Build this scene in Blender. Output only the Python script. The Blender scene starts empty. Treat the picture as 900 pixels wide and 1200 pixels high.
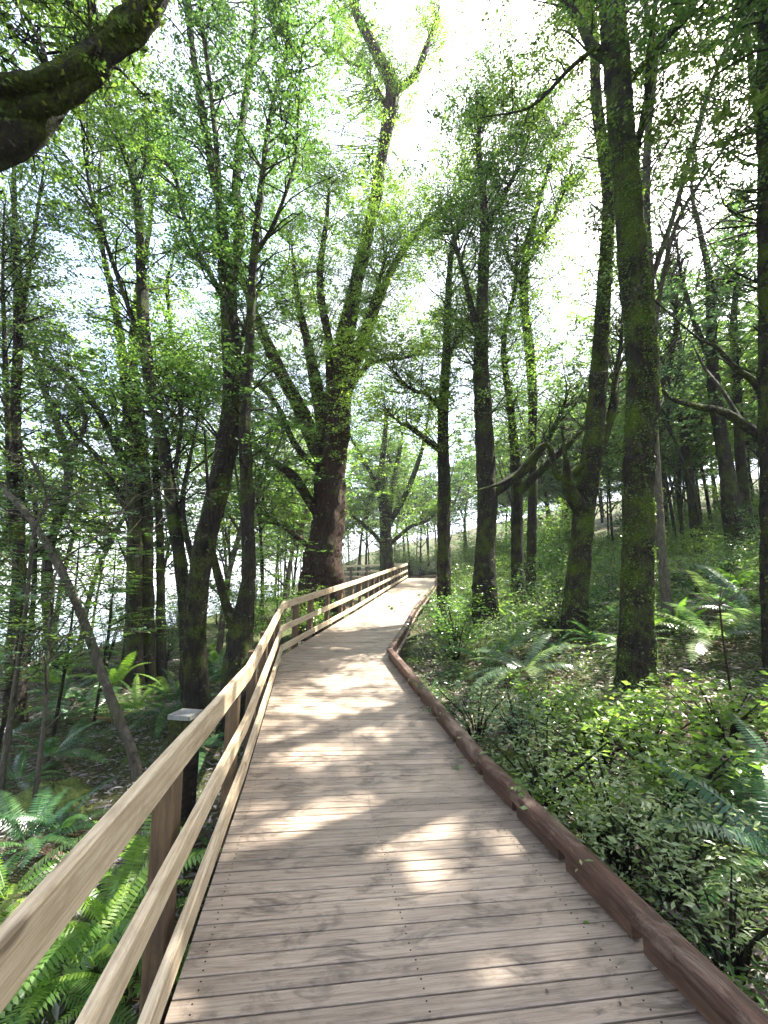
import bpy, math, random
import numpy as np
from mathutils import Vector, Matrix
R = np.random.RandomState(11); random.seed(5)
S = bpy.context.scene
COL = S.collection
# ------------------------------------------------------------------ camera, sky, sun, exposure
F = 500.0; PITCH = math.atan(85/500.); EYE = 1.70
cd = bpy.data.cameras.new('camera'); cam = bpy.data.objects.new('camera', cd); COL.objects.link(cam)
cam.location = (0, 0, EYE); cam.rotation_euler = (math.pi/2+PITCH, 0, 0)
cd.sensor_fit = 'HORIZONTAL'; cd.sensor_width = 36; cd.lens = 36*F/900.; cd.clip_end = 3000; cd.clip_start = .02
S.camera = cam
AZ = math.radians(56); EL = math.radians(57)      # towards the sun: 56 degrees right of ahead
SUN = np.array([math.cos(EL)*math.sin(AZ), math.cos(EL)*math.cos(AZ), math.sin(EL)])
w = bpy.data.worlds.new('World'); S.world = w; w.use_nodes = True
nt = w.node_tree; bg = nt.nodes['Background']; sk = nt.nodes.new('ShaderNodeTexSky')
sk.sky_type = 'NISHITA'; sk.sun_disc = False; sk.sun_elevation = EL; sk.sun_rotation = AZ
sk.air_density = 1.0; sk.dust_density = 3.5; sk.ozone_density = 1.0
tcw = nt.nodes.new('ShaderNodeTexCoord'); cn = nt.nodes.new('ShaderNodeTexNoise'); cn.inputs['Scale'].default_value = 2.6; cn.inputs['Detail'].default_value = 7
nt.links.new(tcw.outputs['Generated'], cn.inputs['Vector']); cr = nt.nodes.new('ShaderNodeValToRGB'); cr.color_ramp.elements[0].position = .40; cr.color_ramp.elements[1].position = .57
nt.links.new(cn.outputs['Fac'], cr.inputs[0]); cm = nt.nodes.new('ShaderNodeMix'); cm.data_type = 'RGBA'; nt.links.new(cr.outputs[0], cm.inputs[0])
nt.links.new(sk.outputs[0], cm.inputs[6]); cm.inputs[7].default_value = (1.85, 2.0, 2.3, 1)      # bright broken cloud over blue
nt.links.new(cm.outputs[2], bg.inputs[0]); bg.inputs[1].default_value = 0.15
sl = bpy.data.lights.new('sun', 'SUN'); so = bpy.data.objects.new('sun', sl); COL.objects.link(so)
sl.energy = 5.0; sl.angle = math.radians(0.55); sl.color = (1, .955, .87)
so.rotation_euler = Vector(SUN).to_track_quat('Z', 'Y').to_euler()
S.view_settings.view_transform = 'Standard'; S.view_settings.look = 'None'
S.view_settings.exposure = 2.75; S.view_settings.gamma = 1
S.render.engine = 'CYCLES'
cp, sp = math.cos(PITCH), math.sin(PITCH)
# ------------------------------------------------------------------ helpers
def ray(px, py):
    u = (px-450)/F; v = -(py-600)/F
    return np.array([u, cp-v*sp, sp+v*cp])
def at(px, py, Y):                       # world point on the photo ray at distance Y ahead
    d = ray(px, py); t = Y/d[1]
    return np.array([0, 0, EYE])+d*t
def depth(px, py, Y): return Y/ray(px, py)[1]
NL = [(-.605,.5,0), (-1.19,4.0,0), (-1.92,8.41,.375), (-1.60,10.2,.527), (-.91,13.9,.84), (.27,21.0,1.445), (1.6,29.,2.125), (.1,31.2,2.15), (-5.,34.,2.15)]
NR = [(1.46,.8,0), (.83,4.15,0), (.05,8.06,.375), (.42,10.35,.527), (.95,13.8,.84), (2.33,20.9,1.445), (3.55,28.8,2.125), (1.9,33.4,2.15), (-4.,37.,2.15)]
NL = [np.array(p) for p in NL]; NR = [np.array(p) for p in NR]
YL = [p[1] for p in NL[:7]]; XL = [p[0] for p in NL[:7]]; YR = [p[1] for p in NR[:7]]; XR = [p[0] for p in NR[:7]]
def zdeck(y): return .085*np.clip(np.asarray(y, float)-4, 0, 25)
def g(x, y):                             # terrain height
    x = np.asarray(x, float); y = np.asarray(y, float)
    zd = zdeck(y); xl = np.interp(y, [-60]+YL+[60], [9]+XL+[6]); xr = np.interp(y, [-60]+YR+[60], [12]+XR+[8])
    xl = np.where(y < .5, -.5, xl); xr = np.where(y < .5, 1.5, xr)
    dr = np.clip(x-xr, 0, None); dl = np.clip(xl-x, 0, None)
    m = np.clip((x-xl)/(xr-xl), 0, 1)
    nz = .07*np.sin(x*1.9+y*.7)*np.sin(y*1.3-x*.4)+.05*np.sin(3.1*x-1.7*y+1)+.2*np.sin(x*.31+1)*np.sin(y*.27+2)*np.clip((dr+dl)/6, 0, 1)
    base = zd-.62+.24*m - (1-m)*.25*np.clip((y-5)/10, 0, 1)
    drr = np.minimum(dr, 70); 
    z = base + .17*drr + .06*np.clip(drr-5, 0, 25) - .09*np.minimum(dl, 8) - .30*np.clip(dl-10, 0, 60)
    z = z + .16*np.clip(y-33, 0, 60)*np.clip((x+.35*y-2)/8, 0, 1)*np.clip(1-dl/60, 0, 1)
    return z+nz*np.clip(.25+(dr+dl), 0, 1)
def gh(px, py, yext=60):
    d = ray(px, py); t = np.linspace(.8, 90, 9000); P = np.array([0, 0, EYE])[None]+d[None]*t[:, None]
    k = np.argmax(P[:, 2] < g(P[:, 0], P[:, 1]))
    return P[k] if k else P[-1]
def link(o, parent=None):
    COL.objects.link(o)
    if parent is not None: o.parent = parent
    return o
def mk(name, V, Fq, mat, parent=None, smooth=True, origin=None):
    V = np.asarray(V, dtype=np.float32); Fq = np.asarray(Fq, dtype=np.int32); k = Fq.shape[1]; n = len(Fq)
    me = bpy.data.meshes.new(name); me.vertices.add(len(V)); me.vertices.foreach_set('co', V.ravel())
    me.loops.add(n*k); me.loops.foreach_set('vertex_index', Fq.ravel())
    me.polygons.add(n); me.polygons.foreach_set('loop_start', np.arange(0, n*k, k, dtype=np.int32))
    me.polygons.foreach_set('loop_total', np.full(n, k, dtype=np.int32))
    me.polygons.foreach_set('use_smooth', np.full(n, smooth, dtype=bool))
    me.update(calc_edges=True); me.materials.append(mat)
    o = link(bpy.data.objects.new(name, me), parent)
    if origin is not None: o.location = origin
    return o
def tag(o, label, cat=None, group=None, kind=None):
    o['label'] = label
    if cat: o['category'] = cat
    if group: o['group'] = group
    if kind: o['kind'] = kind
    return o
def thing(name, loc, label, cat, group=None, rz=0):
    o = link(bpy.data.objects.new(name, None)); o.empty_display_size = .2
    o.location = loc; o.rotation_euler = (0, 0, rz); return tag(o, label, cat, group)
def box_mesh(name, L, W, H, b, mat, warp=0, seed=0):      # bevelled beam along local X
    rr = random.Random(seed); V = []; Fc = []
    n = max(1, int(L/.6)) if warp else 1
    prof = [(-W/2+b, -H/2), (W/2-b, -H/2), (W/2, -H/2+b), (W/2, H/2-b), (W/2-b, H/2), (-W/2+b, H/2), (-W/2, H/2-b), (-W/2, -H/2+b)]
    for i in range(n+1):
        x = -L/2+L*i/n; dy = rr.uniform(-warp, warp) if 0 < i < n else 0; dz = rr.uniform(-warp, warp) if 0 < i < n else 0
        for (y, z) in prof: V.append((x, y+dy, z+dz))
    for i in range(n):
        for k in range(8):
            a = i*8+k; c = i*8+(k+1) % 8; Fc.append((a, a+8, c+8, c))
    me = bpy.data.meshes.new(name); me.from_pydata(V, [], Fc+[tuple(range(8)), tuple(range(n*8+7, n*8-1, -1))]); me.materials.append(mat)
    return me
def beam(name, p0, p1, W, H, mat, parent, b=.004, up=(0, 0, 1), warp=0, seed=0):
    p0 = Vector(p0); p1 = Vector(p1); x = (p1-p0); L = x.length; x.normalize(); upv = Vector(up)
    y = upv.cross(x).normalized(); z = x.cross(y)
    o = link(bpy.data.objects.new(name, box_mesh(name, L, W, H, b, mat, warp, seed)), parent)
    M = Matrix((x, y, z)).transposed().to_4x4(); M.translation = (p0+p1)/2
    o.matrix_world = M if parent is None else M
    if parent is not None: o.matrix_parent_inverse = Matrix.Identity(4); o.matrix_basis = Matrix.Translation(-parent.location) @ M
    return o
# ------------------------------------------------------------------ materials
def newmat(name):
    m = bpy.data.materials.new(name); m.use_nodes = True; return m, m.node_tree, m.node_tree.nodes['Principled BSDF']
def nd(t, ty, **kw):
    n = t.nodes.new(ty)
    for k, v in kw.items(): setattr(n, k, v)
    return n
def ramp(t, fac, stops):
    r = nd(t, 'ShaderNodeValToRGB'); e = r.color_ramp.elements
    while len(e) < len(stops): e.new(.5)
    for i, (p, c) in enumerate(stops): e[i].position = p; e[i].color = (*c, 1)
    t.links.new(fac, r.inputs[0]); return r.outputs[0]
def noise(t, vec, scale, detail=4, rough=.6, dist=0):
    n = nd(t, 'ShaderNodeTexNoise'); n.inputs['Scale'].default_value = scale; n.inputs['Detail'].default_value = detail
    n.inputs['Roughness'].default_value = rough; n.inputs['Distortion'].default_value = dist
    if vec is not None: t.links.new(vec, n.inputs['Vector'])
    return n.outputs['Fac']
def mapv(t, vec, sc, add=None):
    m = nd(t, 'ShaderNodeVectorMath', operation='MULTIPLY'); t.links.new(vec, m.inputs[0]); m.inputs[1].default_value = sc
    out = m.outputs[0]
    if add is not None:
        a = nd(t, 'ShaderNodeVectorMath', operation='ADD'); t.links.new(out, a.inputs[0]); t.links.new(add, a.inputs[1]); out = a.outputs[0]
    return out
def mix(t, f, a, b, mode='MIX'):
    m = nd(t, 'ShaderNodeMix', data_type='RGBA', blend_type=mode)
    if isinstance(f, float): m.inputs[0].default_value = f
    else: t.links.new(f, m.inputs[0])
    for s, v in ((6, a), (7, b)):
        if isinstance(v, tuple): m.inputs[s].default_value = (*v, 1)
        else: t.links.new(v, m.inputs[s])
    return m.outputs[2]
def bump(t, h, bs, strength, dist):
    b = nd(t, 'ShaderNodeBump'); b.inputs['Strength'].default_value = strength; b.inputs['Distance'].default_value = dist
    t.links.new(h, b.inputs['Height']); t.links.new(b.outputs[0], bs.inputs['Normal'])
def math_(t, op, a, b):
    m = nd(t, 'ShaderNodeMath', operation=op)
    for s, v in ((0, a), (1, b)):
        if isinstance(v, (int, float)): m.inputs[s].default_value = v
        else: t.links.new(v, m.inputs[s])
    return m.outputs[0]
def wood(name, c_lo, c_hi, stain_highlight, stain_highlight_amt, rough=.6, knots=True, gr=(1.1, 22, 22), vary=.35):
    m, t, bs = newmat(name); tc = nd(t, 'ShaderNodeTexCoord'); oi = nd(t, 'ShaderNodeObjectInfo')
    off = mapv(t, oi.outputs['Location'], (7.3, 3.1, 5.7))
    v = mapv(t, tc.outputs['Object'], gr, off)
    gn = noise(t, v, 3.0, 9, .72, .5)
    col = ramp(t, gn, [(.36, c_lo), (.62, c_hi)])
    # per piece tone
    tone = ramp(t, oi.outputs['Random'], [(0, (1-vary,)*3), (1, (1+vary*.35, 1+vary*.32, 1+vary*.27))])
    col = mix(t, 1.0, col, tone, 'MULTIPLY')
    v2 = mapv(t, tc.outputs['Object'], (2.2, 5, 5), off)
    s = ramp(t, noise(t, v2, 1.6, 6, .7, .8), [(.50, (0,)*3), (.66, (stain_highlight_amt,)*3)])
    col = mix(t, s, col, stain_highlight)
    if knots:
        vo = nd(t, 'ShaderNodeTexVoronoi'); vo.inputs['Scale'].default_value = 1.0
        t.links.new(mapv(t, tc.outputs['Object'], (2.4, 6.5, 6.5), off), vo.inputs['Vector'])
        k = ramp(t, vo.outputs['Distance'], [(.10, (.8,)*3), (.17, (0,)*3)])
        col = mix(t, k, col, tuple(c*.33 for c in c_lo))
    t.links.new(col, bs.inputs['Base Color']); bs.inputs['Roughness'].default_value = rough
    bs.inputs['Specular IOR Level'].default_value = .3; bump(t, gn, bs, .6, .006); return m
M_deck = wood('deck_wood', (.195, .147, .108), (.345, .282, .222), (.05, .041, .035), .75, .42, False, (1.0, 20, 20), .26)
M_rail = wood('rail_wood', (.31, .22, .125), (.58, .475, .33), (.20, .14, .085), .45, .55, True, (.8, 18, 18), .12)
M_post = wood('post_wood', (.06, .038, .02), (.13, .085, .045), (.035, .022, .015), .5, .65, False, (1.2, 16, 16), .25)
M_kerb = wood('kerb_wood', (.014, .007, .005), (.105, .054, .036), (.21, .155, .12), .65, .55, False, (1.0, 26, 26), .25)  # pale blotches here paint bright highlights into the kerb colour
M_block = wood('kerb_block_wood', (.045, .024, .016), (.11, .062, .04), (.03, .02, .015), .6, .6, False, (2, 14, 14), .3)
M_grey = wood('weathered_wood', (.12, .12, .11), (.24, .24, .22), (.07, .08, .05), .5, .8, False, (3, 14, 14), .2)
def bark(name, c0, c1, moss, mlo, mhi, sc=(6, 6, 1.6)):
    m, t, bs = newmat(name); tc = nd(t, 'ShaderNodeTexCoord'); v = mapv(t, tc.outputs['Object'], sc)
    n1 = noise(t, v, 2.4, 8, .72, .6); n2 = noise(t, tc.outputs['Object'], 2.3, 5, .65); n3 = noise(t, tc.outputs['Object'], 38, 3, .7)
    col = ramp(t, n1, [(.34, c0), (.66, c1)])
    spots = ramp(t, noise(t, tc.outputs['Object'], 9, 4, .6), [(.63, (0,)*3), (.69, (.4,)*3)])
    col = mix(t, spots, col, (.20, .19, .165))
    mm = ramp(t, math_(t, 'ADD', math_(t, 'MULTIPLY', n2, .75), math_(t, 'MULTIPLY', n3, .25)), [(mlo, (0,)*3), (mhi, (1,)*3)])
    mossc = ramp(t, n3, [(.3, tuple(c*.45 for c in moss)), (.7, tuple(c*1.35 for c in moss))])
    col = mix(t, mm, col, mossc)
    t.links.new(col, bs.inputs['Base Color']); bs.inputs['Roughness'].default_value = .85; bs.inputs['Specular IOR Level'].default_value = .12
    h = math_(t, 'ADD', n1, math_(t, 'MULTIPLY', n3, .5)); bump(t, h, bs, 1.0, .06); return m
M_bark = bark('bark_dark', (.004, .0035, .003), (.036, .029, .022), (.05, .068, .010), .49, .59, (9, 9, 2))
M_moss = bark('bark_mossy', (.004, .003, .0025), (.036, .029, .021), (.06, .085, .011), .46, .58, (11, 11, 4))
M_red = bark('bark_stringy_red', (.005, .0035, .003), (.062, .034, .022), (.04, .055, .009), .54, .66, (13, 13, .8))
M_pale = bark('bark_pale', (.03, .026, .02), (.15, .13, .10), (.06, .08, .02), .52, .66)
def leaf(name, c0, c1, c2, tr=.45, rough=.38):
    m, t, bs = newmat(name); ge = nd(t, 'ShaderNodeNewGeometry'); oi = nd(t, 'ShaderNodeObjectInfo')
    col = ramp(t, ge.outputs['Random Per Island'], [(0, c0), (.55, c1), (1, c2)])
    tone = ramp(t, oi.outputs['Random'], [(0, (.58, .72, .82)), (1, (1.22, 1.12, .92))]); col = mix(t, 1.0, col, tone, 'MULTIPLY')
    t.links.new(col, bs.inputs['Base Color']); bs.inputs['Roughness'].default_value = rough
    tl = nd(t, 'ShaderNodeBsdfTranslucent'); tcx = mix(t, 1.0, col, (1.75, 1.95, 1.0), 'MULTIPLY'); t.links.new(tcx, tl.inputs[0])
    ms = nd(t, 'ShaderNodeMixShader'); ms.inputs[0].default_value = tr
    t.links.new(bs.outputs[0], ms.inputs[1]); t.links.new(tl.outputs[0], ms.inputs[2])
    t.links.new(ms.outputs[0], t.nodes['Material Output'].inputs[0]); return m
M_lfA = leaf('leaf_green', (.042, .078, .022), (.07, .118, .032), (.125, .17, .055), .5, .3)
M_lfB = leaf('leaf_bright', (.06, .105, .024), (.10, .165, .038), (.18, .25, .07), .55, .3)
M_lfD = leaf('leaf_deep', (.025, .05, .018), (.045, .08, .025), (.08, .12, .04), .4, .3)
M_lfS = leaf('leaf_silvery', (.07, .11, .05), (.12, .17, .085), (.22, .28, .16), .4, .22)
M_fern = leaf('fern_green', (.03, .075, .03), (.05, .11, .045), (.08, .15, .06), .4, .25)
M_fernB = leaf('fern_lime', (.09, .17, .03), (.14, .24, .04), (.2, .3, .06), .5, .4)
M_dead = leaf('dead_frond', (.12, .06, .035), (.2, .12, .08), (.3, .22, .17), .15, .7)
M_moss_lf = leaf('moss_tufts', (.05, .065, .012), (.085, .11, .018), (.14, .16, .03), .3, .7)
def plain(name, c0, c1, sc, rough=.9, b=.02):
    m, t, bs = newmat(name); tc = nd(t, 'ShaderNodeTexCoord'); n = noise(t, tc.outputs['Object'], sc, 8, .7)
    t.links.new(ramp(t, n, [(.35, c0), (.65, c1)]), bs.inputs['Base Color']); bs.inputs['Roughness'].default_value = rough
    bump(t, n, bs, .8, b); return m
M_litter = leaf('leaf_litter', (.09, .05, .042), (.22, .155, .14), (.38, .30, .275), .15, .45)
M_mossrock = plain('moss_cushion', (.035, .05, .008), (.11, .15, .02), 18)
m, t, bs = newmat('forest_floor'); M_ground = m
tc = nd(t, 'ShaderNodeTexCoord'); n1 = noise(t, tc.outputs['Object'], 7, 10, .75); n2 = noise(t, tc.outputs['Object'], .35, 6, .6)
c = ramp(t, n1, [(.36, (.022, .015, .011)), (.52, (.075, .05, .036)), (.68, (.17, .125, .10))])
c = mix(t, ramp(t, n2, [(.33, (0,)*3), (.5, (.85,)*3)]), c, ramp(t, n1, [(.35, (.02, .03, .01)), (.65, (.06, .085, .02))]))
t.links.new(c, bs.inputs['Base Color']); bs.inputs['Roughness'].default_value = .95; bs.inputs['Specular IOR Level'].default_value = .15; bump(t, n1, bs, 1, .05)
m, t, bs = newmat('lake_water'); M_water = m; bs.inputs['Base Color'].default_value = (.10, .16, .2, 1); bs.inputs['Roughness'].default_value = .12
bump(t, noise(t, nd(t, 'ShaderNodeTexCoord').outputs['Object'], .8, 3), bs, .3, .2)
# ------------------------------------------------------------------ geometry generators
def catmull(P, R_, seg):
    P = np.asarray(P, float); R_ = np.asarray(R_, float)
    Q = np.vstack([2*P[0]-P[1], P, 2*P[-1]-P[-2]]); out = []; rr = []
    for i in range(1, len(Q)-2):
        L = np.linalg.norm(Q[i+1]-Q[i]); n = max(1, int(math.ceil(L/seg)))
        for k in range(n):
            s = k/n; a, b, c, d = Q[i-1:i+3]
            out.append(.5*((2*b)+(-a+c)*s+(2*a-5*b+4*c-d)*s*s+(-a+3*b-3*c+d)*s**3)); rr.append(R_[i-1]*(1-s)+R_[i]*s)
    out.append(P[-1]); rr.append(R_[-1]); return np.array(out), np.array(rr)
def tube(P, rad, sides=8, rough=0., flare=0., seed=0, seg=.3):
    P, rad = catmull(P, rad, seg); n = len(P); T = np.gradient(P, axis=0); T /= np.linalg.norm(T, axis=1)[:, None]+1e-9
    u = np.cross(T[0], [0, 1, .1]); u /= np.linalg.norm(u)+1e-9; U = []
    for i in range(n):
        u = u-T[i]*np.dot(u, T[i]); u /= np.linalg.norm(u)+1e-9; U.append(u.copy())
    U = np.array(U); W = np.cross(T, U); th = np.arange(sides)*2*math.pi/sides
    rr = np.repeat(rad[:, None], sides, 1); sarr = np.concatenate([[0], np.cumsum(np.linalg.norm(np.diff(P, axis=0), axis=1))])[:, None]; rs = np.random.RandomState(seed+3); ph = rs.rand(8)*6.28
    if rough: rr = rr*(1+rough*(np.sin(3*th[None]+ph[0]+.6*sarr)+.7*np.sin(5*th[None]+ph[1]-1.3*sarr)+.6*np.sin(2.3*sarr+ph[2]+th[None])+.35*np.sin(7*sarr+ph[4]+2*th[None]))+rough*.5*rs.randn(n, sides)*.6)
    if flare: rr = rr*(1+flare*np.exp(-sarr/.35)*(1+.4*np.sin(4*th[None]+ph[3])))
    V = P[:, None]+(np.cos(th)[None, :, None]*U[:, None]+np.sin(th)[None, :, None]*W[:, None])*rr[..., None]
    V = V.reshape(-1, 3); i = np.arange(n-1)[:, None]*sides; k = np.arange(sides)[None]; k2 = (k+1) % sides
    Fq = np.stack([i+k, i+k2, i+k2+sides, i+k+sides], -1).reshape(-1, 4)
    return V, Fq
def join(parts):
    V = []; Fc = []; n = 0
    for v, f in parts: V.append(v); Fc.append(f+n); n += len(v)
    return np.vstack(V), np.vstack(Fc)
# patches of the deck and verge that the sun reaches through gaps in the canopy: px, py, half widths (m)
GAPS = []
def gapfilter(C):
    """drop leaves that would stand in the canopy gaps between the sun and the sunlit patches"""
    if not len(GAPS): return np.ones(len(C), bool)
    keep = np.ones(len(C), bool); G = np.array(GAPS)
    tt = (C[:, 2]-0.3)/SUN[2]; X = C[:, 0]-SUN[0]*tt; Y = C[:, 1]-SUN[1]*tt
    zd = zdeck(Y)-.3; tt = zd/SUN[2]; X = X+SUN[0]*tt; Y = Y+SUN[1]*tt
    Xw = X+.10*np.sin(Y*9+1)+.07*np.sin(Y*23); Yw = Y+.08*np.sin(X*7)+.06*np.sin(X*19+2)
    hi = C[:, 2] > 1.5
    for gx, gy, rx, ry in G:
        q = ((Xw-gx)/rx)**2+((Yw-gy)/ry)**2; keep &= ~((q < 1) & hi)
    xr = np.interp(Y, YR, XR); d = X-xr                      # broken sunlight over the right verge, with soft edged gaps
    q = np.sin(X*2.1+1.3*np.sin(Y*1.1)+.5)*np.sin(Y*1.7+.9*np.sin(X*.9))+.45*np.sin(X*4.7+Y*3.1)+.3*np.sin(X*9-Y*7)
    keep &= ~((d > .35) & (q > -.5) & hi & (Y > .5))
    d = np.interp(Y, YL, XL)-X; q = np.sin(X*1.7+1.1*np.sin(Y*1.3))*np.sin(Y*1.9+.7*np.sin(X*1.1))+.5*np.sin(X*4.1-Y*3.3)
    keep &= ~((d > .3) & (d < 5) & (q > .65) & hi & (Y > .5))
    return keep
def leaves(C, size, flat=.5, aspect=.5, droop=0., rs=R, filt=True):
    C = np.asarray(C, float)
    if filt: k = gapfilter(C); C = C[k]; size = size[k] if np.ndim(size) else size
    n = len(C)
    if n == 0: return np.zeros((4, 3)), np.array([[0, 1, 2, 3]])
    sz = (size if np.ndim(size) else np.full(n, size))*rs.uniform(.6, 1.35, n)
    a = rs.rand(n)*2*math.pi; d = np.stack([np.cos(a), np.sin(a), rs.uniform(-.7, .5, n)*(1-flat)-droop], 1); d /= np.linalg.norm(d, axis=1)[:, None]
    nn = rs.randn(n, 3)*(1-flat)*1.1; nn[:, 2] += 1; s = np.cross(d, nn); s /= np.linalg.norm(s, axis=1)[:, None]+1e-9; up = np.cross(s, d)
    L = sz[:, None]; Wd = L*aspect*.5
    p0 = C-d*L*.5; p2 = C+d*L*.5; p1 = C+s*Wd+up*L*.06-d*L*.05; p3 = C-s*Wd+up*L*.06-d*L*.05
    V = np.stack([p0, p1, p2, p3], 1).reshape(-1, 3); return V, np.arange(4*n).reshape(-1, 4)
SUBT = []
def spray_points(tips, dirs, n_per, rad, rs=R, flat=.4):
    n = len(tips); m = n*n_per; T = np.repeat(tips, n_per, 0); sc = np.repeat(rs.uniform(.55, 1.3, n), n_per)[:, None]
    # several small sub-clumps in each spray so it reads as twigs with gaps
    sub = 7; off = rs.randn(n*sub, 3)*np.array([1, 1, flat])*rad*.6; idx = np.repeat(np.arange(n), n_per)*sub+rs.randint(0, sub, m)
    loc = rs.randn(m, 3)*np.array([1, 1, flat*.8])*rad*.16
    SUBT.append(np.stack([np.repeat(tips, sub, 0), np.repeat(tips, sub, 0)+off*np.repeat(sc[::n_per], sub, 0)], 1))
    return T+off[idx]*sc+loc*sc
def twiglets(seg, w=.004):
    a, b = seg[:, 0], seg[:, 1]; d = b-a; s = np.cross(d, [.3, .2, 1]); s /= np.linalg.norm(s, axis=1)[:, None]+1e-9; u = np.cross(s, d); u /= np.linalg.norm(u, axis=1)[:, None]+1e-9; n = len(a)
    V = np.stack([a+s*w, a-s*w*.5+u*w*.87, a-s*w*.5-u*w*.87, b+s*w*.4, b-s*w*.2+u*w*.35, b-s*w*.2-u*w*.35], 1).reshape(-1, 3); i = np.arange(n)[:, None]*6
    return V, np.concatenate([i+np.array([[0, 1, 4, 3]]), i+np.array([[1, 2, 5, 4]]), i+np.array([[2, 0, 3, 5]])], 0)
# ------------------------------------------------------------------ trees
DENS = 3.3; LS = .9
def furrow(V, seed, big):
    a = V[:, 0]*1.0; b = V[:, 1]*1.0; z = V[:, 2]; q = np.sin(a*31+2.1*np.sin(z*3.7+seed)+b*9)*np.sin(b*29+1.7*np.sin(z*4.3+1)-a*11)+.5*np.sin(a*63+z*5)*np.sin(b*59-z*7)+.5*np.sin(z*11+a*17)*np.sin(z*5-b*19)
    amp = .014 if big else .006; d = np.stack([np.sin(a*47+z*9), np.sin(b*43-z*8), .3*np.sin(z*30+a*20)], 1); return V+d*(amp*q)[:, None]
def limb3d(pts, Y, dy=0.):
    P = []; Rr = []
    for i, p in enumerate(pts):
        yy = Y+(p[3] if len(p) > 3 else dy*i/max(1, len(pts)-1)); P.append(at(p[0], p[1], yy)); Rr.append(.84*p[2]/2/F*depth(p[0], p[1], yy))
    return P, Rr
def make_tree(name, label, Y, trunk, limbs=(), mat=M_bark, leafm=M_lfA, sprays=40, per=90, lsz=.07, srad=.55, zmin=3., extend=3., group=None, flare=.4, sides=12, twig=1.1, moss=0, twigs_n=None, seed=1, mossm=M_moss_lf, cat='tree', rough=.06, up=.25, extra=()):
    rs = np.random.RandomState(seed*17+5); sprays = int(sprays*DENS); lsz = lsz*LS
    P, Rr = limb3d(trunk, Y); b = P[0]; gz = float(g(b[0], b[1]))
    if b[2] > gz-.1: P.insert(0, np.array([b[0]+(b[0]-P[1][0])*.05, b[1], gz-.35])); Rr.insert(0, Rr[0]*1.08)
    base = np.array([P[0][0], P[0][1], gz])
    if extend:
        d = P[-1]-P[-2]; d = d/np.linalg.norm(d); d = d*.5+np.array([0, 0, .6])
        P.append(P[-1]+d*extend*.5+rs.randn(3)*.15); Rr.append(Rr[-1]*.75); P.append(P[-1]+d*extend*.5+rs.randn(3)*.3); Rr.append(.015)
    th = thing(name, base, label, cat, group)
    loc = lambda v: np.asarray(v)-base
    big = Rr[1] > .1; V, Fq = tube([loc(p) for p in P], Rr, (sides*3 if seed in (1, 2, 4, 10, 11, 12) else sides*2) if big else sides, rough, flare, seed, .08 if big else .2); V = furrow(V, seed, big); mk('trunk', V, Fq, mat, th)
    Cp, Cr = catmull(P, Rr, .2); pool = [(Cp, Cr)]
    sk_ = [(Cp, Cr)]
    for li, L in enumerate(limbs):
        ex = True
        if isinstance(L, dict): ex = L.get('ex', True); dy = L.get('dy', 0); L = L['p']
        else: dy = rs.uniform(-1.5, 1.5)
        Q, Qr = limb3d(L, Y, dy)
        if ex:
            d = Q[-1]-Q[-2]; d /= np.linalg.norm(d); Q.append(Q[-1]+(d*.7+np.array([0, 0, .3]))*rs.uniform(.8, 1.8)); Qr.append(.012)
        V, Fq = tube([loc(p) for p in Q], Qr, 8, rough, 0, seed+li, .22); mk('limb', V, Fq, mat, th)
        a, r_ = catmull(Q, Qr, .2); pool.append((a, r_)); sk_.append((a, r_))
    # twigs from the thinner wood
    A = np.vstack([a for a, _ in pool]); Ar = np.concatenate([r for _, r in pool]); T = np.vstack([np.gradient(a, axis=0) for a, _ in pool])
    T /= np.linalg.norm(T, axis=1)[:, None]+1e-9
    ok = (A[:, 2]-gz > zmin); A, Ar, T = A[ok], Ar[ok], T[ok]
    if sprays and len(A):
        sprays = max(sprays, 6)
        pr = 1/(Ar+.03); pr /= pr.sum(); idx = rs.choice(len(A), sprays, p=pr); tips = []; tubes = []
        for i in idx:
            d = rs.randn(3); d[2] = abs(d[2])*.4+up; d /= np.linalg.norm(d); d = d*.8+T[i]*.35; L = twig*rs.uniform(.4, 1.5)
            p0 = A[i]; p1 = p0+d*L*.5+rs.randn(3)*.1*L; p2 = p0+d*L+rs.randn(3)*.2*L+np.array([0, 0, -.08*L])
            tips.append(p2); tips.append(p1*.4+p2*.6+rs.randn(3)*.12*L); r0 = min(.022, Ar[i]*.6)
            tubes.append(tube([loc(p0), loc(p1), loc(p2)], [r0, r0*.6, .004], 4, 0, 0, 0, .35))
        for (ex_, ey_, dy_, rm, n_) in extra:       # leafy boughs, each carried by a twig from the nearest wood
            c0 = at(ex_, ey_, Y+dy_)
            for q in range(n_):
                p2 = c0+rs.randn(3)*rm*np.array([1, 1, .7]); j = np.argmin(((A-p2)**2).sum(1)); p0 = A[j]; mid = (p0+p2)/2+rs.randn(3)*.12; tips.append(p2); tips.append(mid*.3+p2*.7+rs.randn(3)*.2)
                tubes.append(tube([loc(p0), loc(mid), loc(p2)], [min(.03, Ar[j]*.6), .014, .004], 4, 0, 0, 0, .5))
        C = spray_points(np.array(tips), None, per//2, srad, rs); sg = SUBT[-1]; sg = sg[gapfilter(sg[:, 1])]; tv, tf = twiglets(sg); tubes.append((tv-base, tf))
        V, Fq = join(tubes); o_ = mk('twigs', V, Fq, mat, th); o_['kind'] = 'stuff'
        V, Fq = leaves(C, lsz, .45, .55, .05, rs); mk('crown', V-base, Fq, leafm, th, False)
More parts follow.
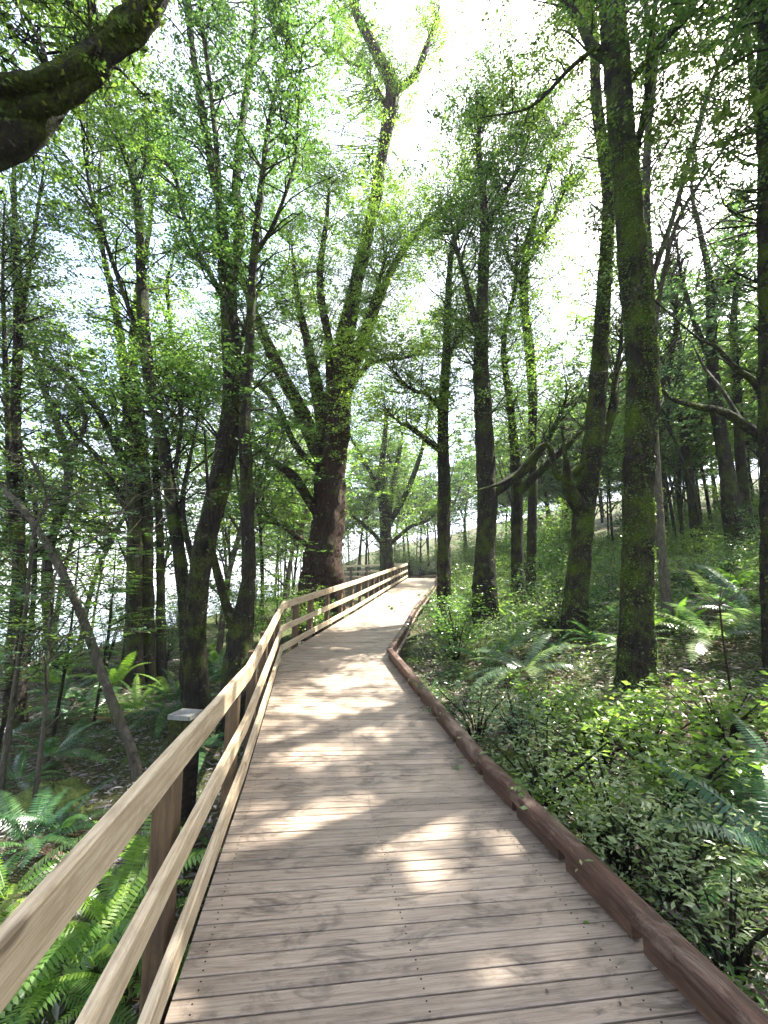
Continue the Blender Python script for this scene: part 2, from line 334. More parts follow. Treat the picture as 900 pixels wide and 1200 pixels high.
    if moss:
        tr = tube(P, Rr, 10, rough, flare, seed, .2)[0]; tr = tr.reshape(-1, 10, 3); tr = tr[tr[:, 0, 2]-gz < 9].reshape(-1, 3); ri = rs.randint(10, len(tr)-11, moss); u_ = rs.rand(moss, 1); w_ = rs.rand(moss, 1); C = (tr[ri]*(1-u_)+tr[ri+1]*u_)*(1-w_)+(tr[ri+10]*(1-u_)+tr[ri+11]*u_)*w_; ax = (tr.reshape(-1, 10, 3).mean(1)[ri//10]); C = np.where(np.linalg.norm(C-ax, axis=1, keepdims=True) < .7*np.linalg.norm(tr[ri]-ax, axis=1, keepdims=True), tr[ri], C)+rs.randn(moss, 3)*.015; pn = np.sin(C[:, 0]*13+C[:, 2]*3.1)*np.sin(C[:, 1]*11+C[:, 2]*5.3)+.6*np.sin(C[:, 2]*9+C[:, 0]*7); C = C[pn > -.25]
        V, Fq = leaves(C, .035, .1, .7, .3, rs, False); o_ = mk('climbing_moss', V-base, Fq, mossm, th, False); o_['kind'] = 'stuff'
    return th
# ------------------------------------------------------------------ sunlit patches on the deck and verge (read off the photograph)
def G_(px, py, rx, ry, off=0):
    P = gh_deck(px, py) if not off else gh(px, py); GAPS.append((P[0], P[1], rx*1.3, ry*1.45))
def gh_deck(px, py):
    d = ray(px, py); t = np.linspace(.8, 60, 6000); P = np.array([0, 0, EYE])+d*t[:, None]; k = np.argmax(P[:, 2] < zdeck(P[:, 1])); return P[k]
for a in [(300, 985, .36, .17), (360, 985, .42, .2), (420, 975, .4, .2), (500, 975, .32, .18), (545, 1000, .3, .18), (400, 950, .4, .12), (560, 1030, .10, .10), (330, 950, .2, .08), (470, 945, .2, .07),
          (395, 828, .5, .22), (400, 800, .36, .16), (360, 880, .4, .2), (440, 860, .22, .1), (430, 783, .34, .15), (385, 760, .32, .12), (365, 745, .25, .15),
          (400, 722, .25, .16), (455, 706, .35, .2), (470, 690, .4, .3), (495, 680, .5, .4),
          (640, 1150, .14, .05), (690, 1135, .08, .05), (700, 1180, .1, .06), (215, 1190, .1, .05), (275, 850, .15, .35), (285, 800, .2, .25)]: G_(*a)
for a in [(640, 800, .7, .5), (600, 730, .8, .6), (700, 870, .7, .35), (780, 900, .6, .35), (830, 760, .9, .7), (880, 960, .4, .3), (650, 680, .7, .7), (850, 660, 1.5, 1.2), (800, 600, 2, 2), (720, 760, .6, .6),
          (540, 720, .6, .5), (180, 830, .5, .4), (100, 1080, .5, .4), (60, 1000, .4, .4), (120, 900, .4, .3), (140, 1130, .4, .3), (560, 800, .3, .3), (700, 980, .3, .15)]: G_(*a, off=1)
# ------------------------------------------------------------------ setting: ground, lake
def axis(a, b, c, d, fine, coarse): return np.unique(np.round(np.concatenate([-np.geomspace(-a, -b, coarse), np.arange(b, c, fine), np.geomspace(c, d, coarse)]), 4))
xs = np.unique(np.concatenate([-np.geomspace(900, 12, 26), np.arange(-12, 14, .16), np.geomspace(14, 900, 26)])); ys = np.unique(np.concatenate([-np.geomspace(900, 2, 16), np.arange(-2, 26, .16), np.geomspace(26, 1200, 34)]))
XX, YY = np.meshgrid(xs, ys); ZZ = g(XX, YY); near = np.exp(-((XX/14)**2+((YY-8)/18)**2)); ZZ = ZZ+near*.035*np.sin(XX*11+2*np.sin(YY*5))*np.sin(YY*9.3+XX*3)
nx = len(xs); ii = (np.arange(len(ys)-1)[:, None]*nx+np.arange(nx-1)[None]).reshape(-1); Fq = np.stack([ii, ii+1, ii+1+nx, ii+nx], 1)
o = mk('ground', np.stack([XX, YY, ZZ], -1).reshape(-1, 3), Fq, M_ground); tag(o, 'brown forest floor falling to the left and climbing to the right of the boardwalk', kind='structure')
o = mk('lake', [(-900, -300, -9), (-27, -300, -9), (-27, 1200, -9), (-900, 1200, -9)], [[0, 1, 2, 3]], M_water); tag(o, 'bright lake water seen between trunks on the left', kind='structure')
# ------------------------------------------------------------------ boardwalk: one plank per board
bw = thing('boardwalk', (0, 0, 0), 'pale weathered timber boardwalk of cross planks climbing ahead through the forest', 'boardwalk')
def interp(Ns, s): i = min(int(s), len(Ns)-2); f = s-i; return Ns[i]*(1-f)+Ns[i+1]*f
ss = [0.]; PW = .0985
while ss[-1] < 6:
    i = int(ss[-1]); L = .5*(np.linalg.norm(NL[i+1]-NL[i])+np.linalg.norm(NR[i+1]-NR[i])); ss.append(ss[-1]+PW/L)
rr = random.Random(3)
def plank(a, b, c, d, zt, th=.035):       # a,b left near/far; c,d right near/far; local X runs along the board
    mid = (a+b+c+d)/4; x = (c+d)/2-(a+b)/2; x /= np.linalg.norm(x); y = np.array([-x[1], x[0], 0]); 
    n = np.cross(x, ((b-a)+(d-c))/2); n /= np.linalg.norm(n)
    if n[2] < 0: n = -n
    y = np.cross(n, x); Q = []
    for p in (a, b, d, c):
        q = p-mid; Q.append((q@x, q@y))
    ch = .003; cx = sum(q[0] for q in Q)/4; V = []
    for lev, ins in ((-th, 0), (-ch, 0), (0, ch)):
        for (qx, qy) in Q: V.append((qx, qy-math.copysign(ins, qy), lev))
    Fc = [(0, 1, 2, 3)[::-1], (8, 9, 10, 11)[::-1]]
    for l in (0, 4):
        for k in range(4): Fc.append((l+k, l+(k+1) % 4, l+4+(k+1) % 4, l+4+k))
    me = bpy.data.meshes.new('plank'); me.from_pydata(V, [], [f[::-1] for f in Fc]); me.materials.append(M_deck)
    o = link(bpy.data.objects.new('plank', me), bw); M = Matrix((Vector(x), Vector(y), Vector(n))).transposed().to_4x4(); M.translation = Vector(mid)+Vector(n)*zt; o.matrix_basis = M
    return o
gap = .0095
for k in range(len(ss)-1):
    s0, s1 = ss[k], min(ss[k+1], 5.9999); La, Lb, Ra, Rb = [interp(N, s) for N, s in ((NL, s0), (NL, s1), (NR, s0), (NR, s1))]
    e = (Ra-La); e /= np.linalg.norm(e); ov = rr.uniform(-.012, .02)
    gl = gap/max(np.linalg.norm(Lb-La), .02); gr = gap/max(np.linalg.norm(Rb-Ra), .02); gl = min(gl, .3); gr = min(gr, .3)
    A, B = La*(1-gl/2)+Lb*gl/2-e*(.0+.01), La*gl/2+Lb*(1-gl/2)-e*.01
    C_, D_ = Ra*(1-gr/2)+Rb*gr/2+e*(.13+ov), Ra*gr/2+Rb*(1-gr/2)+e*(.13+ov)
    plank(A, B, C_, D_, rr.uniform(-.0012, .0012))
# screw heads, three rows over the bearers
SC = []
for k in range(len(ss)-1):
    if ss[k] > 1.9: break
    for f in (.04, .5, .93):
        for e in (.28, .72):
            s_ = ss[k]+(ss[k+1]-ss[k])*e; c = interp(NL, s_)*(1-f)+interp(NR, s_)*f+np.array([rr.uniform(-.006, .006), rr.uniform(-.004, .004), .0022]); th_ = np.arange(6)*math.pi/3
            SC.append((c+np.stack([np.cos(th_)*.0045, np.sin(th_)*.0045, th_*0], 1), np.array([[0, 1, 2, 3], [0, 3, 4, 5]])))
V, Fq = join(SC); o = mk('screw_heads', V, Fq, M_bark, bw, False); o['kind'] = 'stuff'
# last stretch past the crest, seen edge on: boards joined
parts = []
for k in range(60):
    f0, f1 = 6+k/30., 6+(k+.93)/30.; La, Lb, Ra, Rb = [interp(N, min(s, 7.999)) for N, s in ((NL, f0), (NL, f1), (NR, f0), (NR, f1))]
    v = np.array([La, Lb, Rb, Ra]); v = np.vstack([v-[0, 0, .035], v]); parts.append((v, np.array([[4, 7, 6, 5], [0, 1, 2, 3], [0, 4, 5, 1], [1, 5, 6, 2], [2, 6, 7, 3], [3, 7, 4, 0]])))
V, Fq = join(parts); o = mk('far_planking', V, Fq, M_deck, bw, False); o['kind'] = 'stuff'
dn = np.array([0, 0, -.11])
for i in range(len(NL)-1):                 # bearers under the boards
    for f in (.04, .5, .93):
        a, b = NL[i]*(1-f)+NR[i]*f, NL[i+1]*(1-f)+NR[i+1]*f; beam('bearer', a+dn, b+dn, .07, .14, M_grey, bw)
    nl = int(np.linalg.norm(NR[i+1]-NR[i])/1.6)+1
    for k in range(nl):
        p = NR[i]+(NR[i+1]-NR[i])*(k+.5)/nl+np.array([-.03, 0, -.19]); gz = float(g(p[0], p[1]))-.3
        if p[2] > gz+.1 and p[1] > 1: beam('pile', (p[0], p[1], gz), p, .13, .13, M_grey, bw, up=(0, 1, 0))
# square pile head standing outside the fence
p = np.array(at(218, 836, 4.25)); gz = float(g(p[0], p[1]))-.3
t_ = thing('timber_pile', (p[0], p[1], gz+.3), 'short square grey timber pile end standing just outside the near handrail', 'post')
beam('shaft', (p[0], p[1], gz), (p[0], p[1], p[2]-.03), .21, .2, M_bark, t_, up=(.2, 1, 0), b=.01); beam('cap', (p[0], p[1], p[2]-.03), p+np.array([0, 0, .01]), .23, .22, M_grey, t_, up=(.2, 1, 0), b=.008)
# ------------------------------------------------------------------ handrail fence
fence = thing('handrail_fence', (0, 0, 0), 'three rail timber handrail fence along the left edge of the boardwalk', 'fence')
FN = [NL[0]+(NL[0]-NL[1])/3.5*.9]+NL[1:]
def offs(i):                               # inward side normal of a segment
    d = FN[i+1]-FN[i]; n = np.array([d[1], -d[0], 0]); return n/np.linalg.norm(n)
brk = {0: [0, 1], 1: [0, 1], 2: [0], 3: [0, .55], 4: [0, .35, .7], 5: [0, .25, .5, .75], 6: [0], 7: [0, .5]}
cnt = 0
for i in range(len(FN)-1):
    n = offs(i); a0, b0 = FN[i], FN[i+1]; L = np.linalg.norm(b0-a0)
    cuts = [c for c in brk[i] if c < 1]+[1]
    for c0, c1 in zip(cuts[:-1], cuts[1:]):
        p, q = a0+(b0-a0)*c0, a0+(b0-a0)*c1
        d = (q-p)/np.linalg.norm(q-p); p = p+d*.0015; q = q-d*.0015
        for nm, zc, hh, tw in (('top_rail', .93, .14, .045), ('middle_rail', .50, .115, .045), ('bottom_rail', .135, .115, .045)):
            cnt += 1; o_ = -n*.022; ln = (.12*(zc-.1) if i == 0 else 0); beam(nm, p+o_-n*ln*(1-c0)+[0, 0, zc], q+o_-n*ln*(1-c1)+[0, 0, zc], tw, hh, M_rail, fence, .006, warp=.0015, seed=cnt)
    # posts
    pitch_ = (2.0, 1.25, 1.15, 1.15, 1.2, 1.25, 1.4, 1.4)[i]; m = max(1, int(round(L/pitch_)))
    fr = [(.9+1.93)/L*.98*0+ (1.47+.55)/L, 1.0] if i == 0 else [k/m for k in range(1, m+1)]
    if i == 0: fr = [.16, .62, .985]
    for f in fr:
        c = a0+(b0-a0)*f-n*(.046+.078); gz = float(g(c[0], c[1]))-.3
        beam('post', (c[0], c[1], min(gz, c[2]-.5)), tuple(c+[0, 0, .86]-n*(.09*(1-f) if i == 0 else 0)), .095, .15, M_post, fence, .006, up=tuple(np.array([n[1]*-1, n[0], 0])*1.0))
# ------------------------------------------------------------------ kerb on the right edge
kerb = thing('timber_kerb', (0, 0, 0), 'dark reddish brown rounded timber kerb raised on blocks along the right edge', 'kerb')
def kerb_mesh(p, q, w, h, seed):
    rs = np.random.RandomState(seed); n = max(2, int(np.linalg.norm(q-p)/.12)); d = (q-p)/np.linalg.norm(q-p); y = np.array([-d[1], d[0], 0]); y /= np.linalg.norm(y); z = np.cross(d, y)
    L = np.linalg.norm(q-p); prof = [(-.5, -.42), (-.44, -.5), (.44, -.5), (.5, -.4), (.5, .25), (.44, .43), (.3, .5), (0, .52), (-.3, .5), (-.44, .43), (-.5, .25)]; V = []
    for i in range(n+1):
        for (a, b) in prof: V.append((-L/2+L*i/n, a*w*(1+rs.uniform(-.02, .02)), b*h+rs.uniform(-.002, .002)))
    k = len(prof); Fc = [(i*k+j, (i+1)*k+j, (i+1)*k+(j+1) % k, i*k+(j+1) % k) for i in range(n) for j in range(k)]+[tuple(range(k)), tuple(range(n*k+k-1, n*k-1, -1))]
    me = bpy.data.meshes.new('kerb_rail'); me.from_pydata(V, [], Fc); me.materials.append(M_kerb)
    me.polygons.foreach_set('use_smooth', [True]*(n*k)+[False]*2)
    o = link(bpy.data.objects.new('kerb_rail', me), kerb); M = Matrix((Vector(d), Vector(y), Vector(z))).transposed().to_4x4(); M.translation = Vector((p+q)/2); o.matrix_basis = M
KN = [NR[0]-(NR[1]-NR[0])*.25]+NR[1:]; sd = 0
for i in range(len(KN)-1):
    a0, b0 = KN[i], KN[i+1]; d = b0-a0; L = np.linalg.norm(d); d = d/L; n = np.array([d[1], -d[0], 0]); n /= np.linalg.norm(n)
    cuts = {0: [0, .36, 1], 1: [0, .5, 1], 2: [0, .3, 1], 3: [0, 1], 4: [0, .35, .7, 1], 5: [0, .33, .66, 1]}.get(i, [0, 1])
    for c0, c1 in zip(cuts[:-1], cuts[1:]):
        sd += 1; j = 0; lift = .148
        p, q = a0+d*L*c0+n*(.052+j)+d*.0015, a0+d*L*c1+n*(.052+j)-d*.0015; kerb_mesh(p+[0, 0, lift], q+[0, 0, lift], .112, .082, sd)
    m = int(L/.6); 
    if i < 6:
        for k in range(m):
            p = a0+d*L*(k+.02)/m+n*.064; q = a0+d*L*(k+.9)/m+n*.064; beam('kerb_block', p+[0, 0, .065], q+[0, 0, .053], .066, .106, M_block, kerb, .005)
lf = mk('fallen_leaf', [(-.012, 0, 0), (0, -.007, .003), (.013, 0, .001), (0, .008, .003)], [[0, 1, 2, 3]], M_fernB, None, origin=gh_deck(687, 1083)+np.array([0, 0, .006])); lf.scale = (1.5, 1.5, 1.5); tag(lf, 'small pale yellow fallen leaf lying on the planks near the kerb', 'leaf')
# ------------------------------------------------------------------ traced trees
make_tree('podocarp_tree', 'massive dark trunked tree with stringy red bark and fanning limbs, behind the fence', 15.6,
  [(378, 705, 66), (380, 665, 54), (384, 620, 44), (388, 545, 40), (395, 475, 36), (405, 400, 25), (418, 330, 17), (436, 250, 15), (448, 180, 15), (460, 105, 18), (440, 60, 14), (412, 0, 10)],
  [[(380, 545, 22), (352, 478, 20), (325, 428, 17), (300, 370, 12), (280, 320, 8)], [(384, 510, 15), (368, 430, 13), (352, 370, 10), (345, 320, 6)], [(390, 490, 15), (385, 400, 12), (375, 330, 10), (383, 250, 6)],
   [(394, 490, 17), (425, 405, 15), (450, 335, 11), (482, 280, 9), (525, 240, 6)], [(376, 610, 14), (345, 560, 14), (318, 540, 9), (300, 520, 5)], [(372, 650, 8), (340, 622, 7), (308, 600, 4)],
   [(402, 470, 10), (420, 440, 9), (440, 424, 6), (480, 418, 4)], [(384, 560, 14), (376, 500, 12), (361, 420, 8), (350, 350, 5)], [(388, 530, 12), (405, 450, 12), (432, 370, 9), (447, 320, 5)], [(380, 560, 10), (345, 520, 9), (322, 470, 7), (290, 440, 4)], [(460, 110, 10), (485, 90, 10), (500, 55, 9), (512, 22, 5)], [(456, 130, 6), (430, 85, 5), (405, 70, 3)],
   [(350, 465, 8), (330, 440, 7), (306, 424, 5)]],
  M_red, M_lfB, 210, 200, .085, .6, 3.4, 2.0, flare=.08, sides=20, twig=1.5, moss=1500, seed=1, rough=.1, extra=[(340, 250, 0, 1.1, 26), (400, 210, -.5, 1.2, 30), (380, 330, -1, 1.1, 26), (470, 250, 0, 1.2, 30), (500, 190, .5, 1.1, 20), (440, 300, -1, .9, 20), (330, 160, .5, 1.2, 22), (410, 110, .5, 1.0, 14), (520, 300, .3, 1.0, 16), (310, 330, -.5, 1.0, 16), (490, 350, 0, .8, 12)])
make_tree('beech_tree', 'tall multi stemmed mossy tree just outside the handrail, left of the massive tree', 7.2,
  [(231, 830, 33), (228, 740, 28), (237, 650, 28), (258, 560, 29), (272, 480, 27), (270, 400, 22), (267, 330, 22), (258, 250, 11), (246, 180, 11), (232, 100, 9), (220, 0, 8)],
  [dict(p=[(268, 345, 16), (281, 270, 14), (277, 210, 12), (287, 120, 9), (298, 40, 8), (300, -10, 6)], dy=.6), dict(p=[(262, 290, 9), (256, 200, 8), (245, 90, 6), (233, 0, 5)], dy=-.4),
   [(262, 350, 8), (235, 300, 7), (215, 250, 6), (203, 200, 5), (180, 180, 3)], [(235, 690, 9), (214, 600, 8), (222, 540, 5), (230, 500, 3)]],
  M_bark, M_lfA, 55, 200, .068, .42, 3.2, 3.0, sides=14, flare=.5, moss=1400, seed=2)
make_tree('beech_tree', 'slender mossy stem curving up and left beside the multi stemmed tree', 7.5,
  [(222, 815, 20), (216, 700, 17), (206, 620, 17), (192, 530, 15), (176, 450, 15), (168, 380, 15), (165, 300, 11), (160, 225, 10), (143, 170, 6), (128, 110, 5)],
  [[(163, 250, 6), (157, 190, 5), (150, 150, 3)], [(172, 420, 7), (140, 330, 6), (110, 240, 5), (100, 190, 3)], [(205, 560, 6), (212, 480, 6), (190, 440, 5), (180, 430, 3)]],
  M_bark, M_lfB, 40, 190, .068, .42, 3.4, 2.5, seed=3, moss=700)
make_tree('beech_tree', 'mossy twin forked tree with swollen base close behind the handrail', 6.6,
  [(277, 800, 40), (282, 745, 34), (291, 680, 18), (290, 600, 17), (288, 540, 18), (287, 480, 14), (292, 400, 12), (298, 300, 11), (306, 220, 8), (318, 130, 6)],
  [[(280, 750, 20), (264, 705, 13), (252, 660, 11), (247, 620, 7)], [(289, 480, 9), (278, 440, 8), (285, 390, 6), (300, 350, 4)], [(298, 300, 7), (322, 260, 6), (345, 190, 4), (350, 120, 3)]],
  M_bark, M_lfA, 30, 190, .068, .42, 3.8, 2.5, seed=4, flare=.3, moss=1200)
for k, (tr, lm, lab, s) in enumerate([
  ([(158, 790, 24), (158, 700, 22), (158, 600, 18), (152, 500, 18), (146, 430, 13), (135, 360, 9), (120, 290, 6)], [[(154, 560, 10), (130, 510, 11), (108, 470, 8), (80, 440, 7), (40, 415, 4)], [(150, 600, 8), (118, 540, 7), (80, 500, 5), (50, 450, 3)]], 'leftmost of three dark trunks crowded on a mound, with long limbs sweeping left', 21),
  ([(172, 795, 22), (172, 700, 18), (171, 600, 16), (164, 500, 14), (156, 430, 12), (160, 350, 8), (175, 270, 6)], [[(170, 470, 7), (200, 420, 6), (222, 470, 4)]], 'middle trunk of the three dark trunks crowded on a mound', 22),
  ([(189, 785, 13), (188, 700, 11), (187, 610, 9), (182, 550, 8), (187, 480, 6), (200, 400, 5)], [[(186, 560, 5), (205, 500, 5), (214, 465, 3)]], 'thinnest and rightmost of three dark trunks crowded on a mound', 23)]):
    make_tree('beech_tree', lab, 9.5+.2*k, tr, lm, M_bark, M_lfA, 22, 170, .075, .5, 3.8, 3, seed=s, group='three dark trunks on a mound')
make_tree('beech_tree', 'dark pair of trunks at the far left edge, the thicker one straight', 7.6, [(18, 880, 26), (20, 780, 24), (22, 650, 14), (20, 560, 13), (18, 480, 12), (21, 400, 11), (20, 300, 9), (17, 240, 6)],
  [[(16, 640, 9), (10, 520, 7), (6, 420, 6), (3, 330, 4)], [(21, 400, 7), (32, 330, 6), (45, 240, 4)]], M_bark, M_lfA, 30, 150, .07, .5, 3.0, 2.5, seed=5)
make_tree('beech_tree', 'pale slim tree behind the far left trunks, leaning left against the sky', 12, [(60, 760, 14), (55, 660, 12), (80, 560, 10), (68, 500, 9), (50, 450, 8), (40, 400, 6), (20, 330, 5)],
  [[(78, 540, 7), (100, 490, 7), (70, 440, 5), (30, 410, 4)]], M_pale, M_lfD, 36, 130, .08, .6, 3, 2, seed=6)
make_tree('leaning_dead_sapling', 'thin lichen spotted dead stem leaning left, rising from moss beside the handrail', 5.6, [(160, 900, 13), (143, 850, 12), (120, 790, 12), (95, 720, 11), (62, 650, 10), (28, 598, 8), (-30, 540, 7)], [], M_pale, M_lfA, 0, 0, extend=0, seed=7, flare=.2, cat='dead tree')
make_tree('pale_sapling', 'thin pale straight pole leaning right at the far left edge among ferns', 5.2, [(3, 905, 8), (14, 830, 7), (25, 750, 6), (34, 680, 5), (40, 620, 4)], [], M_pale, M_lfB, 8, 70, .05, .3, 1.2, .8, seed=8, cat='sapling')
make_tree('pale_sapling', 'thin forked sapling with a spray of pale leaves in front of the dark ferns', 5.0, [(52, 840, 5), (56, 760, 4), (62, 700, 4), (70, 660, 3)], [], M_pale, M_lfS, 10, 60, .05, .25, .8, .5, seed=9, cat='sapling')
make_tree('overhanging_tree', 'thick dark limbs crossing the top left corner close overhead', 2.5,
  [(-420, 700, 90), (-400, 420, 84), (-300, 260, 76), (-140, 150, 66), (-20, 118, 52), (60, 104, 46), (95, 85, 38), (125, 55, 32), (160, 28, 34), (185, -10, 26), (215, -80, 20)],
  [dict(p=[(-300, 260, 60), (-120, 210, 58), (-20, 180, 52), (35, 150, 44), (62, 125, 34), (90, 90, 26)], ex=False, dy=.2), dict(p=[(125, 60, 10), (110, 10, 8), (118, -40, 6)], dy=.2), dict(p=[(60, 104, 8), (48, 50, 6), (20, 0, 5)], dy=.3)],
  M_bark, M_lfA, 46, 90, .04, .15, 2.5, .5, seed=10, sides=18, twig=.4, rough=.17, moss=5000)
make_tree('mossy_trunk_tree', 'large mossy trunk speckled with climbing plants, the nearest tree right of the boardwalk', 6.2,
  [(748, 812, 52), (748, 740, 43), (747, 640, 39), (748, 540, 39), (753, 460, 40), (748, 380, 37), (740, 290, 35), (733, 200, 33), (727, 120, 32), (720, 40, 32), (714, -60, 28), (705, -200, 22)],
  [dict(p=[(716, 70, 16), (695, 55, 14), (678, 22, 11), (655, -10, 8)], dy=.4), dict(p=[(700, 55, 6), (670, 78, 6), (632, 118, 4), (610, 130, 3)], dy=.2), dict(p=[(735, 210, 10), (756, 130, 9), (762, 60, 8), (770, -20, 6)], dy=.3), dict(p=[(735, 100, 10), (800, 20, 8), (860, -90, 6)], dy=-1.2)],
  M_moss, M_lfA, 30, 130, .07, .5, 7.5, 4, seed=11, sides=20, moss=26000, flare=.3, mossm=M_lfA)
make_tree('mossy_trunk_tree', 'mossy trunk leaning right up the slope, just left of the largest mossy trunk', 9.3,
  [(672, 730, 34), (680, 640, 28), (690, 560, 27), (700, 470, 24), (706, 380, 20), (710, 300, 17), (712, 220, 15), (700, 130, 14), (695, 40, 12)],
  [[(684, 600, 26), (668, 575, 20), (664, 548, 9)], [(690, 560, 14), (718, 480, 13), (722, 440, 8), (728, 400, 5)], [(690, 540, 12), (655, 560, 9), (640, 520, 8), (600, 560, 6)]],
  M_moss, M_lfA, 70, 150, .08, .55, 5, 3, seed=12, sides=14, moss=9000, mossm=M_lfA)
make_tree('dark_trunk_tree', 'stout dark trunk with a side branch at mid height, behind the bright shrubs', 10.8,
  [(569, 700, 34), (569, 640, 26), (571, 570, 27), (566, 490, 24), (563, 420, 20), (566, 340, 15), (568, 270, 13), (566, 220, 10)],
  [[(575, 580, 16), (600, 562, 14), (622, 545, 10), (650, 500, 7)], [(562, 400, 10), (548, 340, 8), (535, 290, 5)], [(568, 280, 8), (585, 240, 7), (610, 190, 5)]],
  M_bark, M_lfA, 80, 150, .08, .6, 4.2, 3, seed=13, sides=14, moss=2500)
make_tree('dark_trunk_tree', 'slender straight dark trunk standing against the right deck edge at the far end', 12.3,
  [(521, 708, 20), (520, 640, 18), (520, 560, 17), (519, 480, 14), (523, 420, 12), (526, 340, 9)], [[(520, 530, 10), (500, 515, 9), (480, 500, 7), (468, 495, 4)], [(516, 480, 6), (500, 462, 5), (484, 458, 3)], [(524, 420, 6), (545, 380, 4)]],
  M_bark, M_lfB, 70, 150, .085, .6, 4.2, 3, seed=14, moss=2500)
make_tree('gnarled_tree', 'short gnarled dark tree with many crooked forks behind the far fence', 26, [(453, 668, 20), (452, 625, 16), (452, 595, 18), (447, 560, 10), (452, 500, 6)],
  [[(452, 620, 9), (475, 580, 8), (494, 530, 6), (500, 500, 3)], [(450, 590, 8), (435, 555, 6), (415, 520, 4)], [(450, 640, 6), (430, 618, 5), (405, 600, 3)], [(456, 600, 8), (462, 560, 7), (470, 520, 5)], [(455, 640, 6), (480, 618, 5), (498, 612, 3)]],
  M_bark, M_lfB, 80, 130, .11, .7, 3, 1.5, seed=15)
EX = {1: [(590, 250, 0, .9, 16), (650, 210, 1, 1.0, 18), (600, 150, 0, 1.1, 20), (560, 130, .5, 1.0, 16), (640, 330, 0, .8, 12), (500, 230, 1.5, 1.0, 16), (660, 110, .5, 1.1, 16)],
      6: [(800, 180, 0, .6, 12), (850, 110, .3, .6, 10), (790, 300, .5, .6, 12), (850, 250, .5, .7, 12), (820, 60, 0, .7, 8)], 3: [(840, 250, 0, .9, 16), (800, 330, .5, .9, 16), (880, 350, 0, .8, 12), (850, 420, 1, .7, 10)]}
for k, (nm, lab, Y, tr, lm) in enumerate([
  ('dark_trunk_tree', 'low split dark trunk, between the stout dark trunk and the leaning mossy trunk', 12.5, [(607, 700, 18), (606, 620, 16), (604, 540, 14), (598, 480, 10), (590, 400, 7)], [[(606, 580, 12), (640, 545, 12), (672, 515, 8), (690, 490, 5)]]),
  ('dark_trunk_tree', 'tall thin straight tree with a forked top, right of the stout dark trunk', 14, [(622, 690, 13), (624, 600, 12), (625, 520, 12), (622, 430, 13), (614, 350, 12), (618, 290, 10), (628, 250, 7)], [[(616, 310, 8), (640, 270, 6), (655, 240, 4)], [(614, 340, 6), (595, 300, 4)]]),
  ('dark_trunk_tree', 'thin dark tree up the slope immediately right of the largest mossy trunk', 14, [(775, 640, 9), (773, 560, 8), (770, 480, 7), (790, 400, 5)], []),
  ('dark_trunk_tree', 'dark upright tree standing up the slope on the right with spreading arms', 13, [(857, 600, 22), (850, 540, 17), (838, 470, 15), (834, 400, 13), (832, 330, 9), (820, 270, 6)], [[(836, 430, 9), (815, 380, 7), (800, 330, 5), (795, 300, 3)], [(834, 350, 7), (860, 310, 5), (868, 290, 3)]]),
  ('dark_trunk_tree', 'slim dark tree just right of the upright tree with spreading arms', 13.6, [(874, 600, 13), (868, 540, 12), (864, 460, 10), (860, 380, 8), (866, 300, 5)], []),
  ('dark_trunk_tree', 'thin dark tree halfway between the largest mossy trunk and the upright tree', 15, [(812, 590, 12), (805, 540, 11), (798, 470, 9), (796, 400, 7), (785, 330, 5)], [[(800, 500, 5), (785, 450, 4), (775, 420, 3)]]),
  ('pale_trunk_tree', 'thin sunlit greenish stem rising right behind the largest mossy trunk', 8.5, [(775, 640, 12), (768, 540, 11), (764, 450, 11), (762, 350, 12), (757, 250, 12), (760, 150, 9), (768, 60, 7)], [[(762, 330, 8), (790, 250, 7), (830, 110, 6), (868, 10, 4)], [(764, 400, 6), (790, 270, 6), (830, 200, 4), (850, 172, 3)]]),
  ('dark_trunk_tree', 'dark mossy trunk cut by the right edge of the view', 5.9, [(915, 830, 30), (907, 700, 26), (903, 560, 24), (901, 400, 23), (899, 250, 22), (898, 100, 21), (898, -40, 18)], []),
  ('arching_tree', 'dark limbs arching in from the right edge over the slope', 8.0, [(1090, 720, 30), (1010, 600, 24), (930, 535, 15), (888, 508, 13), (850, 484, 11), (815, 476, 8), (785, 466, 5), (765, 440, 3)], [[(930, 535, 10), (890, 455, 10), (862, 432, 8), (838, 405, 5), (820, 398, 3)], [(870, 495, 6), (845, 455, 5), (825, 430, 4)]])]):
    mt = {'pale_trunk_tree': M_pale}.get(nm, M_bark if nm != 'arching_tree' else M_bark)
    make_tree(nm, lab, Y, tr, lm, mt, M_lfS if k in (3, 6) else M_lfA if k % 2 else M_lfB, 50 if Y > 9 else 34, 140, .085 if Y > 9 else .065, .6, 4.0 if nm != 'arching_tree' else 6, 3 if nm != 'arching_tree' else 0, seed=30+k, moss=2000 if Y < 9 else 0, extra=EX.get(k, ()))
